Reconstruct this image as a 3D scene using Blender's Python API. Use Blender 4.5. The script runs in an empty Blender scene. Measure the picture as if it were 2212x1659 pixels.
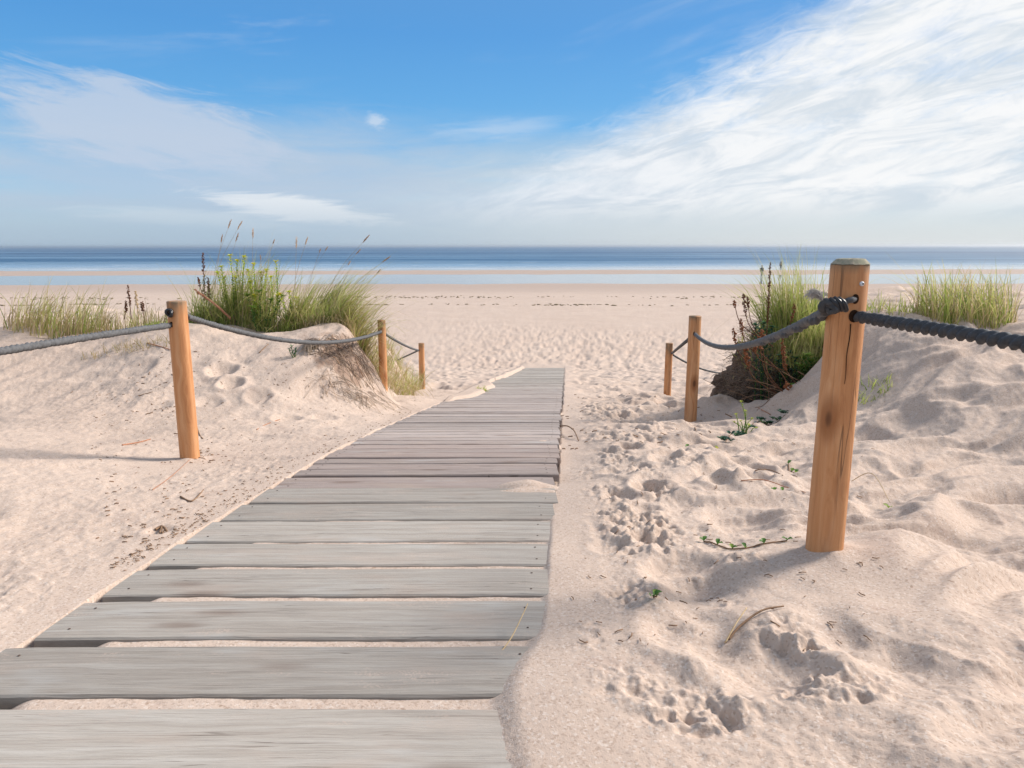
import bpy, bmesh, math, random
import numpy as np
from mathutils import Vector, Matrix, Euler

random.seed(7)
rng = np.random.default_rng(7)
scene = bpy.context.scene
col = scene.collection
R = math.radians

# ------------------------------------------------------------------ camera
HAZE = 0.0004
ZC = 4.6                                   # eye height above the sea
FPX = 1556.0                               # focal length in pixels of a 2212 px wide picture
PITCH = R(10.84)
cam = bpy.data.cameras.new('camera')
cam.sensor_width = 36.0
cam.lens = 36.0 * FPX / 2212.0
cam.clip_start = 0.05
cam.clip_end = 60000
camo = bpy.data.objects.new('camera', cam)
col.objects.link(camo)
camo.location = (0, 0, ZC)
ROT = Euler((math.pi / 2 - PITCH, 0, 0)).to_matrix() @ Euler((0, 0, R(-0.10))).to_matrix()
camo.rotation_euler = ROT.to_euler()
scene.camera = camo


def ray(px, py):
    return ROT @ Vector(((px - 1106) / FPX, (829.5 - py) / FPX, -1.0))


def P(px, py, F):
    """world point seen at (px, py) at the forward distance F"""
    d = ray(px, py)
    return Vector((0, 0, ZC)) + d * (F / d.y)


# ------------------------------------------------------------------ tagging helpers
def tag(o, label=None, cat=None, group=None, kind=None):
    if label: o['label'] = label
    if cat: o['category'] = cat
    if group: o['group'] = group
    if kind: o['kind'] = kind
    return o


def link(name, me, parent=None, mat=None):
    o = bpy.data.objects.new(name, me)
    col.objects.link(o)
    if parent is not None: o.parent = parent
    if mat is not None: me.materials.append(mat)
    return o


def empty(name, loc):
    o = bpy.data.objects.new(name, None)
    o.location = loc
    o.empty_display_size = 0.1
    col.objects.link(o)
    return o


def np_mesh(name, verts, quads=None, tris=None, attrs=None, smooth=True):
    """mesh from numpy arrays; attrs: {name: per-vertex float array}"""
    me = bpy.data.meshes.new(name)
    verts = np.asarray(verts, dtype=np.float32)
    loops, starts, totals = [], [], []
    n = 0
    if quads is not None and len(quads):
        q = np.asarray(quads, dtype=np.int32)
        loops.append(q.ravel()); starts.append(np.arange(len(q)) * 4); totals.append(np.full(len(q), 4)); n = len(q) * 4
    if tris is not None and len(tris):
        t = np.asarray(tris, dtype=np.int32)
        loops.append(t.ravel()); starts.append(n + np.arange(len(t)) * 3); totals.append(np.full(len(t), 3))
    loops = np.concatenate(loops).astype(np.int32)
    starts = np.concatenate(starts).astype(np.int32)
    totals = np.concatenate(totals).astype(np.int32)
    me.vertices.add(len(verts)); me.vertices.foreach_set('co', verts.ravel())
    me.loops.add(len(loops)); me.loops.foreach_set('vertex_index', loops)
    me.polygons.add(len(starts))
    me.polygons.foreach_set('loop_start', starts)
    me.polygons.foreach_set('loop_total', totals)
    me.polygons.foreach_set('use_smooth', np.full(len(starts), smooth))
    if attrs:
        for k, v in attrs.items():
            a = me.attributes.new(k, 'FLOAT', 'POINT')
            a.data.foreach_set('value', np.asarray(v, dtype=np.float32))
    me.update(calc_edges=True)
    return me


# ------------------------------------------------------------------ noise
def _hash(ix, iy, seed):
    h = (ix.astype(np.int64) * 374761393 + iy.astype(np.int64) * 668265263 + seed * 974711) & 0xFFFFFFFF
    h = ((h ^ (h >> 13)) * 1274126177) & 0xFFFFFFFF
    return ((h ^ (h >> 16)) & 0xFFFFFF) / float(0xFFFFFF)


def vnoise(x, y, seed=0):
    x = np.asarray(x, float); y = np.asarray(y, float)
    ix = np.floor(x); iy = np.floor(y)
    fx = x - ix; fy = y - iy
    out = 0
    ux = fx * fx * fx * (fx * (fx * 6 - 15) + 10); uy = fy * fy * fy * (fy * (fy * 6 - 15) + 10)
    for dx in (0, 1):
        for dy in (0, 1):
            a = _hash(ix + dx, iy + dy, seed) * 2 * math.pi
            g = np.cos(a) * (fx - dx) + np.sin(a) * (fy - dy)
            out = out + g * (ux if dx else 1 - ux) * (uy if dy else 1 - uy)
    return out * 1.5


def fbm(x, y, seed=0, oct=4, gain=0.5):
    s = 0; a = 1
    for i in range(oct):
        s = s + a * vnoise(x * 2 ** i + 17.3 * i, y * 2 ** i - 9.1 * i, seed + i)
        a *= gain
    return s


def worley(x, y, seed=0):
    ix = np.floor(x); iy = np.floor(y)
    best = np.full(np.shape(x), 9.0)
    for dx in (-1, 0, 1):
        for dy in (-1, 0, 1):
            cx = ix + dx + _hash(ix + dx, iy + dy, seed); cy = iy + dy + _hash(ix + dx, iy + dy, seed + 71)
            best = np.minimum(best, (x - cx) ** 2 + (y - cy) ** 2)
    return np.sqrt(best)


def sstep(a, b, x):
    t = np.clip((x - a) / (b - a), 0, 1)
    return t * t * (3 - 2 * t)


# ------------------------------------------------------------------ shape of the ground
_kF = np.array([-60, -6, 0, 2.2, 4.33, 7.46, 10, 13, 22.6, 26, 40, 52, 62, 91, 104, 119, 126, 137, 147, 210, 400, 9000, 60000], float)
_kD = np.array([0.4, .75, .93, 1.063, 1.243, 1.68, 2.05, 2.48, 3.83, 3.97, 4.08, 4.18, 4.28, 4.615, 4.70, 4.605, 4.555, 4.565, 4.64, 5.6, 8, 9, 9.5], float)
_tF = np.arange(-20, 40, 0.05)
_tD = np.interp(_tF, _kF, _kD)
_k = np.exp(-0.5 * (np.arange(-60, 61) * 0.05 / 0.75) ** 2); _k /= _k.sum()
_tS = np.convolve(np.pad(_tD, 60, mode='edge'), _k, 'valid')


def prof(F):
    F = np.asarray(F, float)
    near = np.interp(F, _tF, _tS)
    far = np.interp(F, _kF, _kD)
    w = sstep(20, 30, F) + (1 - sstep(-16, -10, F))
    return near * (1 - w) + far * w


def x_right(F): return 0.124 + 0.0755 * (F - 2.2)
def x_left(F): return x_right(F) - 1.40


def hmacro(x, F):
    x = np.asarray(x, float); F = np.asarray(F, float)
    base = prof(F)
    wob = 0.12 * vnoise(F * 0.9, F * 0.13 + 3, 5) + 0.07 * vnoise(F * 2.3, x * .8, 6)
    # dune on the left
    toe = x_left(F) - 0.10 - np.interp(F, [6.7, 8.25, 9.0, 10.3, 12.0, 14.0], [0, .52, .62, .68, 1.05, 1.3]) + wob * .9 + .07 * vnoise(x * 3.1, F * 3.4, 7)
    width = 0.58 + 1.35 * (1 - sstep(5.2, 7.8, F))
    lat = sstep(0, 1, (toe - x) / width)
    crest = 0.86 + 0.12 * fbm(x * .55, F * .5, 11, 2) + 0.05 * sstep(3.2, 6, -x) + .52 * sstep(8.7, 9.9, F) * sstep(-3.2, -2.0, x)
    AL = np.clip(base - crest, 0, 4) * sstep(4.9, 8.0, F + 0.25 * vnoise(x * .8, 2 + 0 * x, 9)) * (1 - sstep(10.5, 15, F))
    h = -base + AL * lat
    h = h + 0.10 * sstep(-1.3, -4.0, x) * (1 - sstep(4, 6, F))
    # dune on the right
    ramp = sstep(2.1, 3.45, x + 0.10 * (F - 5)) * sstep(2.3, 6.6, F)
    edge = sstep(2.70, 3.15, x + 0.3 * vnoise(F * 1.2, 7.7 + 0 * F, 13) - 0.46 * np.clip(F - 7.2, 0, 9))
    mix = np.where(F < 6.3, ramp, ramp * edge)
    t = sstep(6.0, 6.8, F)
    mix = ramp * (1 - t) + ramp * edge * t
    AR = np.clip(base - (0.66 + 0.1 * fbm(x * .5, F * .5, 15, 2)), 0, 4) * mix * (1 - sstep(10, 15, F))
    h = h + AR
    h = h + 0.16 * np.exp(-(((x - 2.05) / .32) ** 2 + ((F - 7.0) / .4) ** 2)) + .12 * np.exp(-(((x - 2.5) / .4) ** 2 + ((F - 6.5) / .3) ** 2))
    # sand heaped round the near corner on the right
    h = h + 0.055 * np.exp(-(((x - 1.32) / .22) ** 2 + ((F - 2.15) / .28) ** 2))
    h = h + 0.05 * np.exp(-(((x - 0.72) / .5) ** 2 + ((F - 1.75) / .22) ** 2))
    # far shore and bar wander a little
    sh = sstep(70, 90, F)
    h = h + sh * (0.022 * fbm(x * .018, F * .03, 21, 3) + 0.016 * fbm(x * .10, F * .25, 23, 3))
    h = h + sstep(30, 45, F) * (1 - sstep(66, 74, F)) * 0.05 * fbm(x * .05, F * .12, 24, 2)
    return h


POSTS = [  # name, base px, base py, F, top py
    ('l1', 411, 990, 4.36, 650),
    ('l2', 829, 851, 8.25, 691),
    ('l3', 913, 860, 12.2, 741),
    ('r1', 1782, 1186, 2.25, 561),
    ('r2', 1491, 911, 6.62, 682),
    ('r3', 1440, 888, 10.25, 741),
]
_fix = []
for n_, px, py, F, ty in POSTS:
    b = P(px, py, F)
    d = (b.z - ZC) - float(hmacro(b.x, b.y))
    _fix.append((b.x, b.y, d, 0.30 if F < 3 else 0.5))


def hbase(x, F):
    h = hmacro(x, F)
    for fx, fy, d, s in _fix:
        h = h + (d - .01) * np.exp(-((x - fx) ** 2 + (F - fy) ** 2) / (2 * s * s))
    return h


def hit(px, py, fn=None, f0=1.0, f1=130.0):
    """where the ray through a picture point meets the ground"""
    fn = fn or hbase
    d = ray(px, py)
    lo, hi = math.log(f0), math.log(f1)
    for n in (220, 40):
        Fs = np.exp(np.linspace(lo, hi, n))
        g = d.z / d.y * Fs - fn(d.x / d.y * Fs, Fs)
        i = int(np.argmax(g < 0)) if (g < 0).any() else n - 1
        lo, hi = math.log(Fs[max(i - 1, 0)]), math.log(Fs[i]) + 1e-9
    return float(d.x / d.y * Fs[i]), float(Fs[i])


# trampled places on the right of the boardwalk (picture x, y, half width, half height, strength)
_tr_px = [(1360, 1140, 85, 42, 1.0), (1250, 1010, 30, 16, .8), (1300, 1066, 40, 20, .9), (1412, 1058, 34, 18, .9),
          (1365, 1292, 70, 26, .8), (1245, 1368, 55, 34, .9), (1690, 1352, 60, 36, 1.0), (1195, 1310, 22, 18, .6),
          (1620, 1215, 48, 18, .6), (1150, 1375, 60, 24, .5), (1390, 1015, 40, 14, .5), (1320, 900, 60, 16, .5),
          (1475, 1000, 50, 14, .4), (1580, 1300, 40, 18, .35), (1740, 1395, 60, 18, .6), (1300, 1480, 120, 40, .8),
          (1500, 1540, 120, 40, .7), (1800, 1500, 120, 40, .6), (1320, 980, 40, 12, .6), (1350, 945, 60, 12, .5),
          (1260, 930, 40, 12, .4), (1420, 930, 40, 10, .4), (1290, 880, 60, 12, .5)]
TR = []
for px, py, hw, hh, st in _tr_px:
    x0, F0 = hit(px, py)
    xa, Fa = hit(px + hw, py); xb, Fb = hit(px, py - hh)
    TR.append((x0, F0, max(abs(xa - x0), .03), max(abs(Fb - F0), .04), st))
# single soft hollows (footprints) (px, py, radius m, depth m)
_ho_px = [(1412, 1058, .10, .035), (1745, 1290, .11, .035), 
          (1625, 1140, .12, .03), (1390, 1100, .07, .03), (1310, 1180, .06, .03), (1400, 1165, .06, .03),
          (1850, 1360, .13, .03), (1770, 1350, .10, .04), (1540, 1060, .14, .03), (1600, 1010, .14, .03),
          (480, 800, .12, .05), (500, 830, .10, .05), (560, 860, .10, .03), (620, 905, .10, .025), (700, 905, .10, .025),
          (1560, 1290, .15, .045), (1480, 1235, .13, .04), (1600, 1120, .15, .035), (1885, 1120, .13, .04), (1875, 950, .15, .04), (1700, 1000, .17, .035), (1500, 1350, .12, .04), (1640, 1400, .14, .04), (345, 1145, .05, .02), (450, 870, .10, .03), (330, 880, .12, .02), (300, 800, .14, .03)]
FLAT = hit(1655, 1312)
ER = hit(757, 772)
HO = [(*hit(px, py), r, d) for px, py, r, d in _ho_px]
# extra footprints in the sand of the path on the right
for i in range(120):
    F = random.uniform(3.2, 10); x = x_right(F) + 0.15 + abs(random.gauss(0, .8))
    HO.append((x, F, random.uniform(.05, .09), random.uniform(.010, .03)))


def hdetail(x, F):
    """ripples, footprints and drifts on top of the broad shape"""
    d = np.zeros(np.shape(x))
    xr = x_right(F); xl = xr - 1.4
    right = sstep(0.0, 0.35, x - xr)
    left = sstep(0.0, 0.35, xl - x)
    near = 1 - sstep(9, 16, F)
    # soft wind-blown undulation on the right
    wx = x + 0.25 * vnoise(x * 1.7, F * 1.7, 31); wf = F + 0.2 * vnoise(x * 1.5 + 9, F * 1.5, 32)
    und = fbm(wx * 1.5, wf * 3.0 - x * .8, 33, 3, .5)
    d = d + right * near * (0.056 * und + .030 * fbm(wx * .95, wf * 1.7 - x * .5, 34, 2)) * sstep(.1, .9, x - xr)
    rid = 1 - np.abs(vnoise(wx * 2.2 - wf * .9, wf * 4.2, 35)) * 2
    d = d + right * near * 0.026 * rid * sstep(.5, 1.0, x - xr)
    # left face, gentler
    d = d + left * near * (0.026 * fbm(wx * 1.3, wf * 1.7, 37, 3) + 0.005 * fbm(x * 6, F * 6, 39, 3))
    # steep slips on the left face
    d = d + .05 * np.exp(-(((x - ER[0]) / .28) ** 2 + ((F - ER[1]) / .45) ** 2)) * (fbm(x * 6, F * 5, 55, 4, .6) - .2)
    d = d + left * near * 0.02 * sstep(5.2, 6.4, F) * vnoise(x * 5 - F * 1.5, F * 1.6, 43)
    # fine crumble everywhere near
    d = d + near * (0.0035 * fbm(x * 22, F * 22, 41, 2)) + near * (.002 + .004 * sstep(0, .6, vnoise(x * .9, F * .9, 47))) * sstep(.15, .6, fbm(x * 19, F * 17, 48, 2))
    # trampled path right of the boards
    path = sstep(0.05, .3, x - xr) * (1 - sstep(1.0, 1.7, x - xr)) * sstep(2.9, 4.2, F) * near
    w = worley(x * 5.2 + .3 * vnoise(x * 6, F * 6, 45), F * 4.2, 46)
    d = d - path * 0.032 * (1 - sstep(.18, .44, w)) * (_hash(np.floor(x * 1.3), np.floor(F * 1.3), 4) * .7 + .4)
    small = d.size < 64
    mx, mf = (float(np.mean(x)), float(np.mean(F))) if small else (0, 0)
    for x0, F0, a, b, st in TR:
        if small and d.size == 1 and (abs(mx - x0) > 2.2 * a or abs(mf - F0) > 2.2 * b): continue
        r2 = ((x - x0) / a) ** 2 + ((F - F0) / b) ** 2
        m = np.exp(-r2 * r2 * .6)
        sel = m > .01
        if not sel.any(): continue
        xs = x[sel]; fs = F[sel]
        lum = fbm(xs * 17, fs * 17, 51, 3, .6)
        wl = worley(xs * 13 + .4 * vnoise(xs * 20, fs * 20, 52), fs * 13, 53)
        v = 0.026 * lum - 0.034 * (1 - sstep(.11, .42, wl)) + .010
        d[sel] += m[sel] * st * v
    for x0, F0, r, dep in HO:
        if small and d.size == 1 and abs(mx - x0) + abs(mf - F0) > 4.5 * r: continue
        r2 = ((x - x0) ** 2 + ((F - F0) * .85) ** 2) / (r * r)
        d = d - dep * np.exp(-r2 ** 1.5) + dep * .45 * np.exp(-((np.sqrt(r2) - 1.25) / .35) ** 2)
    # beach trodden by many feet beyond the dunes
    tread = sstep(9, 13, F) * (1 - sstep(26, 46, F + 8 * vnoise(x * .1, F * .1, 61))) * (1 - .55 * sstep(1.5, 8, np.abs(x - xr + .7 - .05 * F)) * sstep(18, 26, F))
    w2 = worley(x * 2.3 + .3 * vnoise(x * 3, F * 3, 62), F * 1.5, 63)
    w3 = worley(x * 3.9, F * 2.3 + 40, 64)
    d = d + tread * (-0.075 * (1 - sstep(.06, .50, w2)) - .04 * (1 - sstep(.05, .4, w3)) + 0.03 * fbm(x * 1.4, F * 1.4, 65, 2))
    far = sstep(16, 30, F) * (1 - sstep(50, 66, F))
    d = d + far * (0.018 * fbm(x * 1.2, F * .8, 66, 3))
    d = d * (1 - .85 * np.exp(-(((x - FLAT[0]) / .17) ** 2 + ((F - FLAT[1]) / .20) ** 2)))
    for fx, fy, _d, _s in _fix:
        d = d * (1 - np.exp(-(((x - fx) / .28) ** 2 + ((F - fy + .18) / .42) ** 2) ** 1.5))
    return d


def hfull(x, F):
    x = np.asarray(x, float); F = np.asarray(F, float)
    sh = np.shape(x)
    x = np.atleast_1d(x); F = np.broadcast_to(np.atleast_1d(F), x.shape).astype(float)
    h = hbase(x, F)
    d = hdetail(x, F)
    for fx, fy, _d, _s in _fix:
        r2 = (x - fx) ** 2 + (F - fy) ** 2
        if x.size > 1 or r2[0] < .1: d = d + .020 * np.exp(-r2 / .0105) * (1 + .8 * vnoise(x * 12, F * 12, 58))
    xr = x_right(F); xl = xr - 1.4
    pr = -prof(F)
    xre = xr - (-.004 + .010 * np.abs(vnoise(F * 3.1, 5 + 0 * F, 78)) + .05 * np.exp(-((F - 1.5) / .22) ** 2)) * (1 - sstep(3.0, 3.4, F)) + .012 * sstep(3.3, 3.5, F)
    inside = (x > xl - .012) & (x < xre) & (F < 22.9)
    # sand lies just under the board tops in the near part, deep below them further on
    s = (x - xl) / 1.4
    nearfill = 1 - sstep(3.30, 3.36, F)
    fill = -0.0070 + 0.0022 * fbm(x * 9, F * 30, 71, 2)
    hole = (1 - sstep(.06, .16, s + .06 * vnoise(F * 3.3, 3 + 0 * F, 72)))          # open gap ends on the left
    deep = -0.075
    zin = nearfill * (fill * (1 - hole) + hole * -0.06) + (1 - nearfill) * (-.055 - .02 * vnoise(x * .8, F * 1.1, 75) + .03 * sstep(9, 15, F))
    # drifts of sand lying over the boards
    def drift(cx, cF, a, b, hgt):
        r2 = ((x - cx) / a) ** 2 + ((F - cF) / b) ** 2
        return hgt * np.exp(-r2) * (1 + .12 * vnoise(x * 9, F * 9, 73))
    dr = drift(.07, 3.42, .19, .10, .078) + drift(.10, 1.60, .07, .09, .022) + drift(.12, 1.30, .12, .12, .025) + drift(.22, 4.78, .1, .12, .06)
    # left edge buried further down
    bury = sstep(8.0, 9.6, F) * (1 - sstep(11.6, 13.5, F)) * .30 + sstep(14, 16, F) * .12 + .03
    over = 1 - sstep(bury * .55, bury, (x - xl) + .05 * vnoise(F * 2.2, x, 74))
    ov2 = over * .095 * sstep(7.6, 9.0, F)
    zin = zin + dr + ov2 * sstep(7.8, 8.6, F)
    # sand beside the boards: flush or just proud on the left, a little lower on the right
    lo = h + d
    gl = pr - .004 + .012 * vnoise(F * 2.5, x * 3, 76)
    tL = sstep(.0, .30, xl - x)
    side = np.where(x < (xl + xr) / 2, gl * (1 - tL) + lo * tL, 0)
    dropR = -.045 * sstep(3.3, 3.7, F) * (1 - sstep(7.2, 9, F)) + (.004 + .010 * (1 - sstep(1.6, 2.4, F))) * (1 - sstep(3.0, 3.4, F)) + .004 * sstep(8, 9, F)
    gr = pr + dropR + .012 * vnoise(F * 3, x * 3, 77)
    lipw = .030 + .05 * np.exp(-((F - 1.5) / .3) ** 2)
    tl_ = sstep(0, 1, (x - (xre - lipw)) / lipw) * (1 - sstep(2.9, 3.3, F))
    zin = zin * (1 - tl_) + tl_ * (gr - pr)
    tR = sstep(.0, .40, x - xr)
    side = np.where(x >= (xl + xr) / 2, gr * (1 - tR) + (lo) * tR, side)
    fade = sstep(22.9, 25, F)
    side = side * (1 - fade) + lo * fade
    out = np.where(inside, pr + zin, side)
    return (out + ZC).reshape(sh) if sh else float(out[0] + ZC)


def gz(x, F): return float(hfull(np.array([x]), np.array([F]))[0])


def ground(px, py):
    x, F = hit(px, py, lambda a, b: hbase(a, b))
    return Vector((x, F, gz(x, F)))


# ------------------------------------------------------------------ node helpers
def new_mat(name):
    m = bpy.data.materials.new(name); m.use_nodes = True
    nt = m.node_tree
    return m, nt, nt.nodes['Principled BSDF']


class G:
    def __init__(s, nt): s.nt = nt
    def n(s, t, **kw):
        nd = s.nt.nodes.new(t)
        for k, v in kw.items(): setattr(nd, k, v)
        return nd
    def put(s, sock, v):
        if isinstance(v, bpy.types.NodeSocket): s.nt.links.new(v, sock)
        elif v is not None: sock.default_value = v
    def m(s, op, a, b=None, c=None, clamp=False):
        nd = s.n('ShaderNodeMath', operation=op); nd.use_clamp = clamp
        for i, v in enumerate((a, b, c)):
            if v is not None: s.put(nd.inputs[i], v)
        return nd.outputs[0]
    def comb(s, x, y, z=0.0):
        nd = s.n('ShaderNodeCombineXYZ')
        for i, v in enumerate((x, y, z)): s.put(nd.inputs[i], v)
        return nd.outputs[0]
    def noise(s, vec, scale, detail=4, rough=.55, dist=0.0, dim='3D', w=None, out=0):
        nd = s.n('ShaderNodeTexNoise', noise_dimensions=dim)
        if vec is not None: s.put(nd.inputs['Vector'], vec)
        nd.inputs['Scale'].default_value = scale; nd.inputs['Detail'].default_value = detail
        nd.inputs['Roughness'].default_value = rough; nd.inputs['Distortion'].default_value = dist
        if w is not None: s.put(nd.inputs['W'], w)
        return nd.outputs[out]
    def ramp(s, fac, stops, interp='LINEAR'):
        nd = s.n('ShaderNodeValToRGB'); cr = nd.color_ramp; cr.interpolation = interp
        while len(cr.elements) < len(stops): cr.elements.new(.5)
        for e, (p, c) in zip(cr.elements, stops):
            e.position = p; e.color = (c if isinstance(c, tuple) else (c, c, c)) + (1,)
        s.put(nd.inputs[0], fac)
        return nd.outputs[0]
    def mix(s, fac, a, b, mode='MIX'):
        nd = s.n('ShaderNodeMix', data_type='RGBA', blend_type=mode)
        s.put(nd.inputs[0], fac)
        for i, v in ((6, a), (7, b)):
            if isinstance(v, tuple): v = v + (1,) if len(v) == 3 else v
            s.put(nd.inputs[i], v)
        return nd.outputs[2]
    def maprange(s, v, a, b, c=0.0, d=1.0, smooth=True):
        nd = s.n('ShaderNodeMapRange', interpolation_type='SMOOTHSTEP' if smooth else 'LINEAR')
        for i, q in enumerate((v, a, b, c, d)): s.put(nd.inputs[i], q)
        return nd.outputs[0]
    def mapping(s, vec, loc=(0, 0, 0), rot=(0, 0, 0), scale=(1, 1, 1)):
        nd = s.n('ShaderNodeMapping'); s.put(nd.inputs[0], vec)
        nd.inputs[1].default_value = loc; nd.inputs[2].default_value = rot; nd.inputs[3].default_value = scale
        return nd.outputs[0]
    def bump(s, h, strength, dist=.01, normal=None):
        nd = s.n('ShaderNodeBump'); s.put(nd.inputs['Height'], h)
        nd.inputs['Strength'].default_value = strength; nd.inputs['Distance'].default_value = dist
        if normal is not None: s.put(nd.inputs['Normal'], normal)
        return nd.outputs[0]
    def attr(s, name): return s.n('ShaderNodeAttribute', attribute_name=name).outputs['Fac']


# ------------------------------------------------------------------ materials
_sx, _sF = hit(752, 770)
SOIL = (_sx, _sF, gz(_sx, _sF))


def mat_sand():
    m, nt, b = new_mat('sand'); g = G(nt)
    pos = g.n('ShaderNodeNewGeometry').outputs['Position']
    sep = g.n('ShaderNodeSeparateXYZ'); g.put(sep.inputs[0], pos)
    big = g.noise(pos, .6, 4); mid = g.noise(pos, 7, 5, .6); fine = g.noise(pos, 260, 2, .8)
    c = g.ramp(big, [(.3, (.478, .370, .300)), (.7, (.528, .420, .346))])
    c = g.mix(g.maprange(mid, .55, .8), c, (.42, .315, .26))
    c = g.mix(g.m('MULTIPLY', fine, .22), c, (.33, .24, .19))
    # dark crumbs of shell and litter, thicker beside the boards
    gr = g.n('ShaderNodeTexVoronoi'); g.put(gr.inputs['Vector'], pos); gr.inputs['Scale'].default_value = 170
    sg = g.n('ShaderNodeSeparateColor'); g.put(sg.inputs[0], gr.outputs['Color'])
    c = g.mix(g.maprange(sg.outputs[0], .80, .86, 0, .45), c, (.30, .215, .165))
    c = g.mix(g.maprange(sg.outputs[1], .86, .92, 0, .5), c, (.60, .52, .46))
    sp = g.noise(pos, 46, 2, .5); sp2 = g.noise(pos, 2.2, 3)
    fl = g.m('MULTIPLY', g.maprange(sp, .66, .72), g.maprange(sp2, .42, .62))
    c = g.mix(g.m('MULTIPLY', fl, .55), c, (.20, .12, .075))
    # brown humus showing on the eroded end of the left dune
    dv = g.n('ShaderNodeVectorMath', operation='DISTANCE'); g.put(dv.inputs[0], g.mapping(pos, scale=(1, .8, 1.0))); dv.inputs[1].default_value = (SOIL[0], SOIL[1] * .8, SOIL[2])
    sm = g.maprange(g.m('ADD', dv.outputs['Value'], g.m('MULTIPLY', g.m('SUBTRACT', g.noise(pos, 5, 5, .65), .5), 1.1)), .46, .22)
    c = g.mix(g.m('MULTIPLY', sm, .75), c, (.235, .15, .105))
    # wet sand by the sea
    wet = g.m('MULTIPLY', g.maprange(sep.outputs[1], 63, 72), g.maprange(sep.outputs[2], .34, .10))
    c = g.mix(g.m('MULTIPLY', wet, .75), c, (.36, .275, .225))
    g.put(b.inputs['Base Color'], c)
    g.put(b.inputs['Roughness'], g.m('SUBTRACT', .95, g.m('MULTIPLY', wet, .15)))
    b.inputs['Specular IOR Level'].default_value = .15
    h = g.m('ADD', g.m('MULTIPLY', g.noise(pos, 55, 4, .65), .7), g.m('MULTIPLY', fine, .35))
    g.put(b.inputs['Normal'], g.bump(h, .42, .010))
    return m


def mat_plank():
    m, nt, b = new_mat('weathered_board'); g = G(nt)
    tc = g.n('ShaderNodeTexCoord').outputs['Object']
    oi = g.n('ShaderNodeObjectInfo')
    rnd = oi.outputs['Random']; loc = oi.outputs['Location']
    sl = g.n('ShaderNodeSeparateXYZ'); g.put(sl.inputs[0], loc)
    ad = g.n('ShaderNodeVectorMath', operation='ADD'); g.put(ad.inputs[0], tc)
    g.put(ad.inputs[1], g.comb(g.m('MULTIPLY', rnd, 37.0), g.m('MULTIPLY', rnd, 91.0), 0.0))
    v = ad.outputs[0]
    warp = g.noise(g.mapping(v, scale=(1.6, 5, 1)), 1.0, 3)
    wv = g.n('ShaderNodeVectorMath', operation='ADD'); g.put(wv.inputs[0], g.mapping(v, scale=(1.1, 34, 10)))
    g.put(wv.inputs[1], g.comb(0.0, g.m('MULTIPLY', warp, 3.0), 0.0))
    grain = g.noise(wv.outputs[0], 1.0, 9, .74, .1)
    fineg = g.noise(g.mapping(v, scale=(5, 210, 40)), 1.0, 4, .7)
    far = g.maprange(sl.outputs[1], 3.2, 3.5)
    cold = g.ramp(grain, [(.28, (.245, .21, .178)), (.5, (.335, .300, .262)), (.75, (.415, .388, .352))])
    warm = g.ramp(grain, [(.26, (.20, .15, .125)), (.48, (.32, .268, .242)), (.75, (.42, .368, .345))])
    # lower panel is cleaner grey, then reddish grey, then grey again at the far end
    c = g.mix(g.m('MULTIPLY', far, g.maprange(sl.outputs[1], 15, 8)), cold, warm)
    red = g.m('MULTIPLY', g.maprange(sl.outputs[1], 3.36, 3.40), g.maprange(sl.outputs[1], 5.2, 4.2))
    c = g.mix(g.m('MULTIPLY', red, g.m('ADD', .12, g.m('MULTIPLY', rnd, .4))), c, (.24, .145, .115))
    c = g.mix(g.maprange(fineg, .46, .72, 0.0, .62), c, (.20, .17, .15))
    c = g.mix(g.m('MULTIPLY', g.maprange(g.noise(g.mapping(v, scale=(2.2, 6, 1)), 1.0, 4), .50, .72), .45), c, (.37, .295, .245))
    pale = g.noise(g.mapping(v, scale=(2.0, 7, 3), loc=(4, 2, 0)), 1.0, 3)
    c = g.mix(g.maprange(pale, .58, .74, 0, .5), c, (.405, .395, .375))
    br = g.m('ADD', .86, g.m('MULTIPLY', rnd, .36))
    hsv = g.n('ShaderNodeHueSaturation'); g.put(hsv.inputs['Value'], br); g.put(hsv.inputs['Color'], c)
    crk = g.noise(g.mapping(v, scale=(.9, 48, 1), loc=(2, 5, 1)), 1.0, 3, .6)
    cm = g.m('MULTIPLY', g.maprange(g.m('ABSOLUTE', g.m('SUBTRACT', crk, .5)), .012, .003), g.maprange(g.noise(g.mapping(v, scale=(1.5, 12, 1)), 1.0, 2), .50, .62))
    vk = g.n('ShaderNodeTexVoronoi'); g.put(vk.inputs['Vector'], g.mapping(v, scale=(1.7, 5.5, 1))); vk.inputs['Scale'].default_value = 1.0
    kn = g.maprange(vk.outputs['Distance'], .20, .06)
    hc = g.mix(g.m('MULTIPLY', kn, .6), hsv.outputs[0], (.15, .10, .075))
    hc = g.mix(g.m('MULTIPLY', cm, .75), hc, (.09, .065, .05))
    # dust of sand caught on the boards
    pos = g.n('ShaderNodeNewGeometry').outputs['Position']
    du = g.noise(g.mapping(pos, scale=(3, 9, 1)), 1.0, 5, .7)
    dd = g.m('MULTIPLY', g.maprange(du, .56, .72), g.maprange(g.noise(pos, 160, 2), .42, .62))
    c2 = g.mix(g.m('MULTIPLY', dd, .7), hc, (.46, .36, .30))
    # nail heads
    g.put(b.inputs['Base Color'], c2)
    b.inputs['Roughness'].default_value = .82
    b.inputs['Specular IOR Level'].default_value = .25
    hh = g.m('ADD', g.m('MULTIPLY', grain, .7), g.m('MULTIPLY', fineg, .5))
    g.put(b.inputs['Normal'], g.bump(hh, .7, .006))
    return m


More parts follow.
